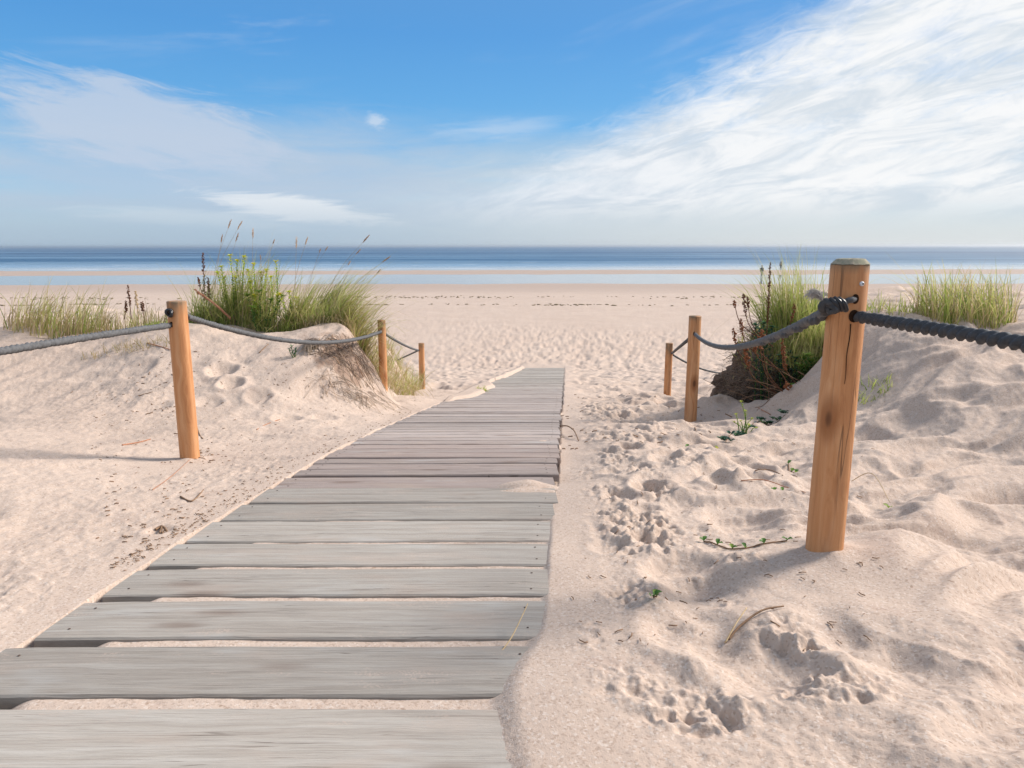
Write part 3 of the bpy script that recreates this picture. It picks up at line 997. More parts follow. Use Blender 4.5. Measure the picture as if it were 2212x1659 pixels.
# the split running down the middle post on the right
def split_part(n_, px0, py0, px1, py1, w):
    base, h, r, root = post_at[n_]
    vs, fs = [], []
    N = 18
    for i in range(N):
        t = i / (N - 1)
        p = on_post(n_, px0 + (px1 - px0) * t + 1.2 * math.sin(t * 9), py0 + (py1 - py0) * t, .0015)
        nrm = Vector((p.x - base.x, p.y - base.y, 0)).normalized(); sd = Vector((0, 0, 1)).cross(nrm)
        ww = w * (1 - t) ** .6 + .0004
        for q, oo in ((-1, -.002), (0, .0006), (1, -.002)):
            v = p + sd * (q * ww) + nrm * oo - base
            vs.append(tuple(v))
    for i in range(N - 1):
        for k in range(2): fs.append((i * 3 + k, i * 3 + k + 1, i * 3 + 4 + k, i * 3 + 3 + k))
    me = bpy.data.meshes.new('split'); me.from_pydata(vs, [], fs)
    link('split', me, root, M_HOLE)
split_part('r2', 1504, 686, 1494, 800, .0045)
split_part('r1', 1838, 700, 1824, 830, .0013)


# ------------------------------------------------------------------ ropes
def hang(a, b, sag, n=50):
    pts = []
    for i in range(n + 1):
        t = i / n
        p = a.lerp(b, t); p.z -= sag * 4 * t * (1 - t)
        pts.append(p)
    return pts


def quad_through(a, mid, b, n=60):
    """hanging curve from a to b passing near mid"""
    ab = b - a
    t0 = max(.15, min(.85, (mid - a).dot(ab) / ab.length_squared))
    base = a.lerp(b, t0)
    sag = (base.z - mid.z) / (4 * t0 * (1 - t0))
    return hang(a, b, sag, n)


def rope(pts, r, label, mat=M_ROPE, tw=70, amp=.5, lobes=3, n=None):
    # resample evenly so that the strands wind evenly
    seg = [0]
    for i in range(1, len(pts)): seg.append(seg[-1] + (pts[i] - pts[i - 1]).length)
    tot = seg[-1]; n = n or int(tot / (.0028 if mat is M_ROPE_DARK else .007)) + 2
    res = []; j = 0
    for i in range(n + 1):
        s = tot * i / n
        while j < len(seg) - 2 and seg[j + 1] < s: j += 1
        t = (s - seg[j]) / max(1e-9, seg[j + 1] - seg[j])
        res.append(pts[j].lerp(pts[j + 1], t))
    root = empty('rope', pts[0])
    jit = [r * (1 + .07 * math.sin(i * .37 + 2 * math.sin(i * .11)) + random.uniform(-.03, .03)) for i in range(len(res))]
    S = Soup(); S.tube(res, jit, 14, twist=tw, lobes=lobes, amp=amp)
    S.build('rope_span', mat, root, pts[0])
    tag(root, label, 'rope', 'ropes strung between the posts')
    return root


bl1 = post_at['l1'][0]; br1 = post_at['r1'][0]
# left side
a = P(372, 702, 4.34); e = Vector((-2.25, 0.7, a.z + .04))
rope(quad_through(a, P(264, 725, 3.62), e), .0155, 'grey rope running off to the left from the near left post')
rope(quad_through(P(404, 684, 4.38), P(690, 738, 6.9), P(824, 716, 8.23)), .0155, 'long grey rope sagging in front of the grass-topped dune')
rope(quad_through(P(833, 722, 8.28), P(872, 748, 10.4), P(904, 757, 12.18)), .013, 'short dark rope between the two far left posts')
rope(quad_through(P(904, 757, 12.22), P(880, 769, 13.8), P(850, 782, 16.0)), .012, 'thin rope going back behind the dune from the farthest left post')
# right side
rope(quad_through(on_post('r2', 1502, 722, -.01), P(1600, 752, 4.35), P(1782, 674, 2.23)), .0155, 'smooth grey rope hanging from the near mossy post to the split post', amp=.08)
rope(quad_through(P(1489, 732, 6.66), P(1468, 752, 8.6), P(1452, 763, 10.22)), .0135, 'short rope between the two small right posts')
rope(quad_through(P(1453, 766, 10.3), P(1510, 800, 11.2), P(1640, 795, 12.2)), .0125, 'dark thin rope passing behind the split post to the right dune')
q = on_post('r1', 1845, 683, -.02)
rope(quad_through(q, P(1923, 695, 1.98), Vector((1.12, -.6, q.z + .02))), .0138, 'thick black ribbed rope leaving the near post to the right', M_ROPE_DARK, tw=88, amp=.66, lobes=2)

# knot lashed on the near post
kroot = empty('rope_knot', P(1800, 656, 2.18))
tag(kroot, 'black taped knot with frayed grey tuft tied on the near mossy post', 'knot')
ko = kroot.location
S = Soup()
K = [P(1782, 676, 2.20), P(1775, 664, 2.17), P(1782, 652, 2.16), P(1796, 658, 2.155), P(1804, 668, 2.15), P(1794, 672, 2.165), P(1786, 660, 2.17)]
def smooth_path(K, n=10):
    out = []
    for i in range(len(K) - 1):
        p0 = K[max(i - 1, 0)]; p1 = K[i]; p2 = K[i + 1]; p3 = K[min(i + 2, len(K) - 1)]
        for j in range(n):
            t = j / n
            out.append(.5 * ((2 * p1) + (p2 - p0) * t + (2 * p0 - 5 * p1 + 4 * p2 - p3) * t * t + (3 * p1 - p0 - 3 * p2 + p3) * t ** 3))
    out.append(K[-1]); return out
S.tube(smooth_path(K), .0105, 12, twist=90, lobes=3, amp=.3)
S.build('knot_loop', M_ROPE_DARK, kroot, ko)
S = Soup()
for i in range(3):
    c = P(1800 + i * 9, 656 + random.uniform(-3, 5), 2.16)
    K2 = [c + Vector((-.012, 0, .017)), c + Vector((.0, -.014, .005)), c + Vector((.012, -.006, -.017)), c + Vector((.004, .012, -.008)), c + Vector((-.012, .006, .015))]
    S.tube(smooth_path(K2, 8), .0075, 10)
S.build('tape_wrap', M_TAPE, kroot, ko)
S = Soup()
S.tube(smooth_path([P(1808, 660, 2.165), on_post('r1', 1826, 652, .008), on_post('r1', 1838, 648, .009), on_post('r1', 1848, 646, -.012)]), .0088, 12, twist=110, lobes=3, amp=.25)
S.build('tail', M_ROPE, kroot, ko)
S = Soup()
hub = P(1779, 654, 2.16)
for i in range(150):
    a1 = random.uniform(-.35, 1.0); sp = random.uniform(.6, 1.15)
    tip = P(1760 + random.gauss(-3, 7), 634 + random.gauss(0, 5), 2.16 + random.uniform(-.02, .02))
    mid = hub.lerp(tip, .55) + Vector((random.gauss(-.001, .004), random.gauss(0, .004), random.gauss(.011, .003)))
    end = tip + Vector((random.gauss(-.007, .004), 0, random.gauss(-.006, .004)))
    S.tube(smooth_path([hub, mid, tip, end], 3), .0006, 3, rnd=random.random())
S.build('frayed_tuft', M_FRAY, kroot, ko)
# lashing just below: wraps round the rope
S = Soup()
r2a = on_post('r2', 1502, 722, -.01); r1b = P(1782, 674, 2.23); mid_ = P(1600, 752, 4.35)
main = quad_through(r2a, mid_, r1b, 1000)[750:]
w = []
for i, p in enumerate(main):
    an = i * .124
    w.append(p + Vector((math.cos(an) * .004, math.sin(an) * .008, math.cos(an) * .008 - .006)))
S.tube(w, [.009 + .003 * i / len(w) for i in range(len(w))], 14, twist=55, lobes=2, amp=.55)
S.build('spliced_end', M_ROPE_DARK, kroot, ko)
# knot on the near left post
kl = empty('rope_knot', on_post('l1', 368, 676, .01))
tag(kl, 'small black rope end knotted in the hole of the near left post', 'knot')
S = Soup(); c = kl.location
for k in range(3):
    rr_ = [c + Vector((.016 * math.cos(t + k) - .004, -.006 + .009 * math.sin(2 * t + k), .02 * math.sin(t + k * .8))) for t in np.linspace(0, 6.28, 16)]
    S.tube(rr_, .008, 10)
S.build('rope_loop', M_TAPE, kl, c)


# ------------------------------------------------------------------ grass
def blades(n, base_fn, h, lean, spread, curl, w, seed, k=6, rlo=0.0, rhi=1.0, hvar=.35, zb=None):
    """n curved blades in one mesh. base_fn(n)->(n,2) ground points; lean = mean tip direction"""
    r = np.random.default_rng(seed)
    B = base_fn(n, r)
    z = hfull(B[:, 0], B[:, 1]) - .02
    if zb is not None: z = np.maximum(z, zb)
    hh = h * (1 + hvar * np.clip(r.normal(0, 1, n), -2, 1.6))
    ang = r.uniform(0, 2 * np.pi, n)
    mag = np.abs(r.normal(0, spread, n))
    dirx = lean[0] + np.cos(ang) * mag; diry = lean[1] + np.sin(ang) * mag
    cu = np.abs(curl * (1 + .5 * r.normal(0, 1, n)))
    rot = r.uniform(0, np.pi, n)
    wx = np.cos(rot); wy = np.sin(rot)
    width = w * r.uniform(.6, 1.3, n)
    V = np.zeros((n, k + 1, 2, 3)); A = np.zeros((n, k + 1, 2))
    for i in range(k + 1):
        t = i / k
        out = t * .55 + t * t * .75
        X = B[:, 0] + dirx * hh * out * .6
        Y = B[:, 1] + diry * hh * out * .6
        m2 = np.sqrt(dirx ** 2 + diry ** 2)
        Z = z + hh * (t - cu * t ** 3 * (.25 + .5 * m2))
        ww = width * (1 - t) ** .6 * .5 + .0004
        V[:, i, 0] = np.stack([X - wx * ww, Y - wy * ww, Z], -1)
        V[:, i, 1] = np.stack([X + wx * ww, Y + wy * ww, Z], -1)
        A[:, i] = t
    idx = np.arange(n * (k + 1) * 2).reshape(n, k + 1, 2)
    q = np.stack([idx[:, :-1, 0], idx[:, :-1, 1], idx[:, 1:, 1], idx[:, 1:, 0]], -1).reshape(-1, 4)
    rnd = np.repeat(r.uniform(rlo, rhi, n)[:, None], (k + 1) * 2, 1)
    return V.reshape(-1, 3), q, rnd.ravel(), A.ravel()


def disc_base(cx, cy, rx, ry):
    def f(n, r):
        a = r.uniform(0, 2 * np.pi, n); q = np.sqrt(r.uniform(0, 1, n))
        return np.stack([cx + np.cos(a) * q * rx, cy + np.sin(a) * q * ry], -1)
    return f


def grass_part(name, parent, mat, sets):
    Vs, Qs, Rs, As = [], [], [], []; o = 0
    for s in sets:
        v, q, r, a = blades(**s)
        Vs.append(v); Qs.append(q + o); Rs.append(r); As.append(a); o += len(v)
    v = np.concatenate(Vs) - np.array(parent.location)[None, :]
    me = np_mesh(name, v, quads=np.concatenate(Qs), attrs={'rnd': np.concatenate(Rs), 'along': np.concatenate(As)})
    return link(name, me, parent, mat)


def seed_stalks(parent, items, mat_head=None):
    """items: (base Vector, tip Vector, head length); thin stalks, feathery heads"""
    for b, t, hl in items:
        S = Soup(); H = Soup()
        mid = b.lerp(t, .55) + Vector((-(t.x - b.x) * .18, 0, (t - b).length * .04))
        pts = smooth_path([b, mid, t], 7)
        S.tube(pts, [.0026 * (1 - .6 * i / len(pts)) for i in range(len(pts))], 4, rnd=random.uniform(.6, 1))
        d = (pts[-1] - pts[-3]).normalized()
        rn = random.random()
        for i in range(16):
            u = i / 16
            c = t + d * (hl * (u - .15))
            wv = .011 * math.sin(math.pi * (u * .86 + .12)) + .002
            for k in range(2):
                off = Vector((random.gauss(0, 1), random.gauss(0, 1), random.gauss(0, .4))).normalized()
                H.leaf(c, (d * 1.6 + off * .6), off, hl * .20, wv, rnd=min(1, max(0, rn + random.uniform(-.25, .25))))
        st = S.build('stalk', M_GRASS_DRY, parent, parent.location)
        H.build('seed_head', mat_head or M_SEED, st, parent.location)


def tussock(px, py, F, label, sets, dry=None, stalks=None, group='marram grass tussocks on the left dune', name='grass_tussock', lift=False):
    p = P(px, py, F)
    base = Vector((p.x, F, p.z if lift else gz(p.x, F)))
    root = empty(name, base)
    tag(root, label, 'grass', group)
    mk = []
    for i, s in enumerate(sets):
        s = dict(s); rx, ry = s.pop('r'); dx, dy = s.pop('off', (0, 0))
        s['base_fn'] = disc_base(p.x + dx, F + dy, rx, ry); s['seed'] = int(px * 7 + i)
        if lift: s['zb'] = p.z
        mk.append(s)
    if mk: grass_part('blades', root, M_GRASS, mk)
    mk = []
    for i, s in enumerate(dry or []):
        s = dict(s); rx, ry = s.pop('r'); dx, dy = s.pop('off', (0, 0))
        s['base_fn'] = disc_base(p.x + dx, F + dy, rx, ry); s['seed'] = int(px * 3 + i + 50)
        if lift: s['zb'] = p.z
        mk.append(s)
    if mk: grass_part('dry_blades', root, M_GRASS_DRY, mk)
    if stalks:
        it = []
        for (tx, ty, hl) in stalks:
            b = base + Vector((random.uniform(-.12, .12), random.uniform(-.1, .1), 0)); b.z = gz(b.x, b.y)
            it.append((b, P(tx, ty, F + random.uniform(-.1, .3)), hl))
        seed_stalks(root, it)
    return root


# ---- left dune tussocks
FD = 8.25
tussock(470, 705, FD, 'dark green grass tussock right behind the near left post top', [
    dict(n=460, h=.34, lean=(.15, 0), spread=.75, curl=.35, w=.009, r=(.26, .25), rhi=.75),
    dict(n=70, h=.36, lean=(.2, 0), spread=1.1, curl=.9, w=.007, r=(.55, .3), rlo=.4, hvar=.6),
    dict(n=200, h=.56, lean=(.2, 0), spread=.6, curl=.2, w=.007, r=(.30, .2), rhi=.9)],
    dry=[dict(n=170, h=.26, lean=(-.1, -.2), spread=.9, curl=.5, w=.007, r=(.32, .25))],
    stalks=[(478, 522, .09), (493, 492, .11), (514, 494, .11), (510, 520, .10)])
tussock(545, 712, FD + .05, 'upright mixed grass tussock around the yellow-green leafy stems', [
    dict(n=330, h=.64, lean=(.2, 0), spread=.4, curl=.2, w=.008, r=(.27, .2), rhi=.95),
    dict(n=60, h=.7, lean=(.3, 0), spread=.7, curl=.9, w=.006, r=(.5, .25), rlo=.5, hvar=.5),
    dict(n=350, h=.33, lean=(.1, -.1), spread=.7, curl=.4, w=.009, r=(.25, .2), rhi=.6)],
    dry=[dict(n=260, h=.50, lean=(.25, 0), spread=.3, curl=.2, w=.008, r=(.25, .2))],
    stalks=[(546, 513, .12), (590, 526, .06), (563, 560, .06)])
tussock(640, 712, FD, 'pale fanning grass tussock in the middle of the left clump', [
    dict(n=420, h=.42, lean=(.3, -.1), spread=.95, curl=.55, w=.009, r=(.15, .15), rlo=.2),
    dict(n=200, h=.52, lean=(.55, 0), spread=.3, curl=.3, w=.008, r=(.15, .15), rhi=.9)],
    dry=[dict(n=200, h=.34, lean=(.3, -.2), spread=.8, curl=.6, w=.008, r=(.18, .16))],
    stalks=[(640, 534, .13), (660, 527, .09), (690, 545, .05), (703, 541, .06)])
tussock(690, 712, FD + .35, 'dark plumed grass tussock bending right behind the pale fan', [
    dict(n=240, h=.55, lean=(.65, 0), spread=.28, curl=.35, w=.009, r=(.18, .15), rhi=.7)],
    dry=[dict(n=120, h=.5, lean=(.7, 0), spread=.25, curl=.4, w=.009, r=(.18, .15), rhi=.35)],
    stalks=[(785, 522, .12), (770, 548, .08), (752, 572, .06)])
tussock(745, 716, FD - .05, 'broad grass tussock swept to the right on the dune end', [
    dict(n=480, h=.44, lean=(.8, -.1), spread=.6, curl=.55, w=.008, r=(.22, .22), rlo=.1),
    dict(n=220, h=.60, lean=(.85, .1), spread=.35, curl=.4, w=.007, r=(.2, .2), rlo=.3),
    dict(n=260, h=.18, lean=(.1, -.2), spread=.8, curl=.3, w=.010, r=(.2, .12), rhi=.4, off=(-.15, -.15))],
    dry=[dict(n=340, h=.38, lean=(.85, -.1), spread=.45, curl=.6, w=.008, r=(.24, .22))],
    stalks=[(828, 565, .11), (815, 590, .07)])
tussock(790, 722, FD + .35, 'dry grass tussock drooping behind the thin left post', [
    dict(n=240, h=.36, lean=(.7, -.05), spread=.5, curl=.8, w=.008, r=(.2, .2), rlo=.2)],
    dry=[dict(n=300, h=.40, lean=(.75, -.1), spread=.5, curl=1.0, w=.008, r=(.22, .2))])
tussock(605, 718, FD - .12, 'low bright green grass tuft at the foot of the left clump', [
    dict(n=420, h=.17, lean=(.15, -.2), spread=.8, curl=.4, w=.009, r=(.34, .12), rhi=.55)],
    dry=[dict(n=140, h=.2, lean=(.2, -.4), spread=.7, curl=.7, w=.008, r=(.34, .12))])
tussock(430, 720, FD - .1, 'shadowy low grass tuft just right of the near left post', [
    dict(n=330, h=.16, lean=(0, -.2), spread=.8, curl=.4, w=.008, r=(.25, .16), rhi=.5)])
tussock(715, 722, FD - .25, 'dry straw-coloured grass tuft drooping over the bare lip under the rope', [
    dict(n=80, h=.22, lean=(.2, -.5), spread=.5, curl=1.0, w=.008, r=(.3, .08), rlo=.3)],
    dry=[dict(n=230, h=.24, lean=(.25, -.6), spread=.6, curl=1.3, w=.007, r=(.32, .08))])
tussock(800, 745, FD + .05, 'ragged dry grass tuft hanging on the eroded end just left of the thin post', [
    dict(n=60, h=.2, lean=(.5, -.4), spread=.5, curl=1.0, w=.008, r=(.1, .12), rlo=.3)],
    dry=[dict(n=180, h=.24, lean=(.55, -.45), spread=.5, curl=1.3, w=.007, r=(.12, .15))])
tussock(850, 765, 9.6, 'brownish grass tuft on the slope right behind the thin left post', [
    dict(n=160, h=.30, lean=(.5, -.2), spread=.6, curl=.8, w=.009, r=(.25, .35), rlo=.25)],
    dry=[dict(n=260, h=.30, lean=(.6, -.3), spread=.6, curl=1.0, w=.008, r=(.28, .4))])
tussock(868, 800, 11.0, 'little dry grass tuft between the two far left posts', [
    dict(n=110, h=.34, lean=(.2, -.2), spread=.6, curl=.5, w=.009, r=(.25, .4), rlo=.1, rhi=.8)],
    dry=[dict(n=190, h=.34, lean=(.4, -.3), spread=.6, curl=.9, w=.009, r=(.3, .6))])
tussock(895, 845, 12.0, 'thin green grass tuft at the foot of the farthest left post', [
    dict(n=60, h=.42, lean=(.15, 0), spread=.3, curl=.3, w=.010, r=(.10, .1), rhi=.5)])
tussock(1047, 845, 10.5, 'tiny bright grass tuft at the left edge of the far boardwalk', [
    dict(n=70, h=.07, lean=(.2, 0), spread=.8, curl=.3, w=.010, r=(.13, .05), rlo=.2, rhi=.6)])
# grass further left, to and past the photo's edge
tussock(300, 705, 8.1, 'sparse dry grass tuft left of the near left post', [
    dict(n=120, h=.20, lean=(.1, 0), spread=.5, curl=.3, w=.008, r=(.4, .2), rlo=.2)],
    dry=[dict(n=160, h=.22, lean=(.1, 0), spread=.6, curl=.4, w=.007, r=(.5, .25))])
tussock(335, 712, 7.6, 'flat bright green mat of grass beside the near left post', [
    dict(n=260, h=.07, lean=(0, -.1), spread=.9, curl=.4, w=.009, r=(.2, .1), rhi=.5)])
tussock(120, 700, 7.9, 'big grass tussock at the far left end of the dune', [
    dict(n=260, h=.42, lean=(.35, 0), spread=.6, curl=.5, w=.008, r=(.5, .3))],
    dry=[dict(n=350, h=.4, lean=(.4, -.1), spread=.5, curl=.6, w=.008, r=(.55, .3))])
tussock(280, 735, 7.1, 'thin dry grass tuft on the sand below the left rope', [],
    dry=[dict(n=200, h=.10, lean=(.2, -.2), spread=.9, curl=.4, w=.006, r=(.5, .12))])

# ---- right dune tussocks
GR = 'grass tussocks on the right dune'
tussock(1715, 722, 7.15, 'soft green grass tussock behind the near mossy post', [
    dict(n=760, h=.42, lean=(-.15, 0), spread=.65, curl=.35, w=.009, r=(.32, .2), rlo=0, rhi=.65, hvar=.5),
    dict(n=90, h=.45, lean=(-.3, 0), spread=1.0, curl=.9, w=.006, r=(.4, .2), rlo=.4, hvar=.5),
    dict(n=200, h=.62, lean=(-.2, .1), spread=.25, curl=.2, w=.005, r=(.2, .2), rlo=.3, rhi=.85)],
    dry=[dict(n=120, h=.5, lean=(-.5, 0), spread=.45, curl=.5, w=.005, r=(.25, .2))], group=GR, lift=True)
tussock(1745, 790, 6.75, 'silvery trailing grass tussock on the front of the right mound', [
    dict(n=260, h=.30, lean=(.0, -.3), spread=.5, curl=.7, w=.007, r=(.22, .2), rlo=.45, rhi=.9),
    dict(n=160, h=.2, lean=(-.3, -.4), spread=.5, curl=.9, w=.007, r=(.3, .2), rlo=.3, rhi=.9)], group=GR, lift=True)
tussock(1690, 765, 6.92, 'short green grass tuft on the brown shoulder of the right mound', [
    dict(n=220, h=.20, lean=(-.2, -.2), spread=.7, curl=.6, w=.008, r=(.16, .1), rlo=.1, rhi=.7)],
    dry=[dict(n=120, h=.22, lean=(-.3, -.3), spread=.7, curl=.8, w=.007, r=(.2, .1))], group=GR, lift=True)
tussock(1770, 745, 6.85, 'grey-green grass tuft tucked just left of the near post', [
    dict(n=300, h=.26, lean=(-.1, -.25), spread=.6, curl=.6, w=.008, r=(.2, .12), rlo=.2, rhi=.85)], group=GR, lift=True)
tussock(1900, 730, 6.6, 'sparse green grass tuft right of the near mossy post', [
    dict(n=220, h=.16, lean=(0, 0), spread=.7, curl=.4, w=.008, r=(.35, .25), rhi=.7)],
    dry=[dict(n=120, h=.14, lean=(0, 0), spread=.8, curl=.4, w=.006, r=(.45, .3))], group=GR)
tussock(1885, 785, 5.4, 'tiny flat grass tuft on open sand right of the near post', [
    dict(n=90, h=.09, lean=(0, 0), spread=.9, curl=.4, w=.007, r=(.16, .12), rhi=.6)], group=GR)
tussock(2080, 720, 6.4, 'bushy grass tussock at the right end of the dune', [
    dict(n=480, h=.38, lean=(-.2, 0), spread=.55, curl=.4, w=.008, r=(.4, .3), rhi=.9)],
    dry=[dict(n=300, h=.36, lean=(-.2, -.1), spread=.55, curl=.6, w=.008, r=(.45, .3))], group=GR)


# ------------------------------------------------------------------ leafy and dead plants
def leafy_plant(px, py, F, label, tips, mat=M_SPURGE, leaf=.048, wid=.019, cat='plant', name='leafy_plant', dens=30, start=.25, lo=0.0, hi=.9, head=True):
    p = P(px, py, F); base = Vector((p.x, F, gz(p.x, F) - .01))
    root = empty(name, base); tag(root, label, cat)
    S = Soup(); L = Soup()
    for tx, ty in tips:
        t = P(tx, ty, F + random.uniform(-.12, .12))
        b = base + Vector(((t.x - base.x) * .35 + random.uniform(-.02, .02), random.uniform(-.05, .05), 0)); b.z = gz(b.x, b.y)
        mid = b.lerp(t, .5) + Vector((random.uniform(-.02, .02), 0, .02))
        pts = smooth_path([b, mid, t], 8)
        S.tube(pts, [.0045 * (1 - .55 * i / len(pts)) for i in range(len(pts))], 5)
        n = max(4, int(dens * (t - b).length / .4))
        for i in range(n):
            u = start + (1 - start) * i / n
            q = u * (len(pts) - 1); c = pts[int(q)].lerp(pts[min(int(q) + 1, len(pts) - 1)], q % 1)
            a = i * 2.4 + random.uniform(-.3, .3)
            d = Vector((math.cos(a), math.sin(a), random.uniform(.2, .8)))
            L.leaf(c, d, Vector((0, 0, 1)), leaf * random.uniform(.7, 1.2), wid * random.uniform(.8, 1.2), rnd=lo + (hi - lo) * (u ** 1.5) * random.uniform(.6, 1.1))
        if head:
            for k in range(9):
                a = k * .7; d = Vector((math.cos(a), math.sin(a), random.uniform(.1, 1.0)))
                L.leaf(t, d, Vector((0, 0, 1)), leaf * .9, wid * 1.25, rnd=random.uniform(.6, 1) * hi / .9)
    S.build('stem', M_LEAF, root, base)
    L.build('leaves', mat, root, base)
    return root


leafy_plant(500, 706, FD - .1, 'tall yellow-green leafy plant at the left of the grass clump', [(497, 553), (478, 578), (512, 565), (528, 556), (485, 600), (508, 600), (470, 590)])
leafy_plant(560, 706, FD - .1, 'yellow-green leafy plant with bright tops in the clump centre', [(548, 572), (563, 590), (540, 610), (575, 585), (550, 640), (535, 585)])
leafy_plant(592, 700, FD - .14, 'single yellow-topped leafy stem in the clump, tallest on its right', [(596, 566), (585, 600), (600, 640)])
leafy_plant(560, 712, FD - .2, 'broad-leaved green plant low in the left grass clump', [(535, 640), (560, 632), (585, 650), (610, 640), (545, 665)], mat=M_LEAF, leaf=.06, wid=.024, dens=14)
leafy_plant(622, 660, FD - .15, 'small dark-leaved sprig in the middle of the left clump', [(605, 637), (625, 632), (640, 645)], mat=M_SPURGE, leaf=.05, wid=.02, hi=1.0)
leafy_plant(632, 765, 6.95, 'small grey-green rosette on the bare slope under the sagging rope', [(626, 752), (638, 754), (630, 748), (640, 760)], mat=M_IVY, leaf=.035, wid=.012, start=.1, dens=60, head=False)
leafy_plant(1742, 800, 6.55, 'bright green rosette on the right mound beside the near post', [(1735, 775), (1752, 782), (1728, 792), (1760, 778), (1745, 770), (1765, 790)], mat=M_LEAF, leaf=.07, wid=.022, start=.15, hi=1.0)
leafy_plant(1700, 790, 6.7, 'dark leafy sprig in the middle of the brown mound face', [(1688, 768), (1705, 764), (1718, 775), (1680, 782), (1725, 785)], mat=M_IVY, leaf=.055, wid=.02, start=.1)
leafy_plant(1722, 845, 6.5, 'second smaller green rosette low on the right mound', [(1712, 835), (1725, 832), (1735, 842)], mat=M_LEAF, leaf=.06, wid=.02, start=.15, hi=.9)
leafy_plant(1650, 722, 6.75, 'dark green leafy sprig on the left lip of the right mound', [(1632, 704), (1650, 700), (1668, 708), (1640, 712), (1660, 716)], mat=M_IVY, leaf=.055, wid=.02, start=.1)
leafy_plant(1608, 940, 5.35, 'wispy yellowish herb growing from sand below the right mound', [(1601, 868), (1610, 888), (1590, 895), (1625, 905), (1585, 912), (1600, 910), (1618, 918), (1635, 925)], mat=M_SPURGE, leaf=.018, wid=.006, dens=55, start=.15, hi=.75)


def dock(px, py, F, tip, label, head=.35, r=.016, mat=M_RUST, name='dead_flower_stalk', bow=.25):
    p = P(px, py, F); t = P(tip[0], tip[1], tip[2] if len(tip) > 2 else F)
    b = Vector((p.x, p.y, p.z))
    g0 = gz(b.x, b.y)
    root = empty(name, b); tag(root, label, 'dead stalk', 'dead brown flower stalks')
    mid = b.lerp(t, .5) + Vector(((t.x - b.x) * bow, 0, -(t - b).length * .06 * (1 if abs(t.x - b.x) > .05 else 0)))
    pts = smooth_path([b, mid, t], 14)
    S = Soup(); S.tube(pts, [.005 * (1 - .5 * i / len(pts)) for i in range(len(pts))], 6)
    S.build('stem', M_DEAD if mat is M_RUST else mat, root, b)
    H = Soup(); n = len(pts)
    Lh = (t - b).length * head
    cnt = int(Lh / .0085)
    for i in range(cnt):
        u = i / cnt
        q = (n - 1) * (1 - head * (1 - u)); c = pts[int(q)].lerp(pts[min(int(q) + 1, n - 1)], q % 1)
        rr = r * (.55 + .6 * math.sin(math.pi * (.15 + .8 * u))) * random.uniform(.5, 1.1)
        for k in range(3):
            off = Vector((random.gauss(0, 1), random.gauss(0, 1), random.gauss(0, .6))).normalized() * rr
            H.blob(c + off, rr * random.uniform(.35, .6), random.random())
    H.build('seed_head', mat, root, b)
    return root


dock(1655, 740, 6.7, (1664, 566), 'tallest dark dead stalk rising against the sea on the right mound', .72, .0115, M_DEAD, bow=-.2)
dock(1648, 735, 6.6, (1586, 648), 'dead stalk bent left with a small brown head over the beach', .2, .014)
dock(1640, 770, 6.55, (1600, 690), 'rusty forked-looking dead stalk low on the left lip of the right mound', .4, .015)
dock(1690, 800, 6.5, (1628, 735, 6.35), 'rusty dead stalk with a fat head in the dark shade of the mound', .35, .017)
dock(1655, 745, 6.6, (1606, 634), 'dark thick-headed dead stalk second from the left of the mound', .38, .015, M_DEAD)
dock(1670, 750, 6.65, (1614, 640), 'dead stalk close behind the thick-headed one', .22, .013, M_DEAD)
dock(1635, 800, 6.5, (1584, 708), 'short rusty dead stalk hanging out over the beach above the rope', .36, .015)
dock(1700, 720, 6.8, (1716, 655), 'brown dead spike inside the green tussock on the right', .6, .014)
dock(1735, 880, 6.35, (1645, 712, 6.2), 'long rusty dead stalk crossing the mound up to the rope', .14, .02)
dock(1700, 860, 6.4, (1610, 745, 6.2), 'rusty branching dead stalk on the dark face of the mound', .35, .018)
dock(1745, 880, 6.3, (1640, 728, 6.15), 'rusty dead stalk with a broad head just below the rope', .16, .018)
dock(1760, 860, 6.35, (1690, 728, 6.2), 'upright rusty dead stalk in front of the silvery grass', .45, .016)
dock(1640, 760, 6.3, (1705, 838, 6.15), 'hanging dead stalk with a rust-coloured head low on the mound', .18, .024)
dock(437, 700, FD - .1, (438, 545), 'tall thin brown dead stalk at the left end of the grass clump', .6, .014, M_DEAD)
dock(452, 690, FD - .1, (449, 600), 'short brown dead stalk next to the tall thin one', .5, .016, M_DEAD)
dock(440, 640, FD - .2, (428, 598), 'small dead sprig left of the tall thin stalk', .5, .014, M_DEAD)
dock(284, 690, 8.0, (276, 615), 'brown dead spike near the left edge above the rope', .6, .014, M_DEAD)
dock(300, 690, 8.0, (292, 628), 'pale dead spike beside the brown one near the left edge', .7, .013, M_STRAW)
dock(268, 690, 8.0, (272, 650), 'short dead stalk lowest at the left edge', .6, .016, M_DEAD)
dock(312, 690, 8.05, (306, 652), 'dead sprig just left of the near left post top', .5, .018, M_DEAD)

# pale orange dead branch lying across the left tussock
root = empty('dead_branch', P(490, 685, FD - .3)); tag(root, 'pale orange dead branch lying slantwise in the left grass clump', 'branch')
S = Soup(); pts = smooth_path([P(498, 688, FD - .2), P(470, 662, FD - .3), P(445, 643, FD - .3), P(424, 629, FD - .3)], 8)
S.tube(pts, [.013 * (1.0 - .2 * i / len(pts)) for i in range(len(pts))], 8, lobes=5, amp=.3)
for k in range(16):
    c = pts[-1 - random.randrange(9)]
    S.blob(c + Vector((random.gauss(0, .012), random.gauss(0, .01), random.gauss(0, .012))), random.uniform(.006, .012))
S.build('stem', M_PINKTWIG, root, root.location)


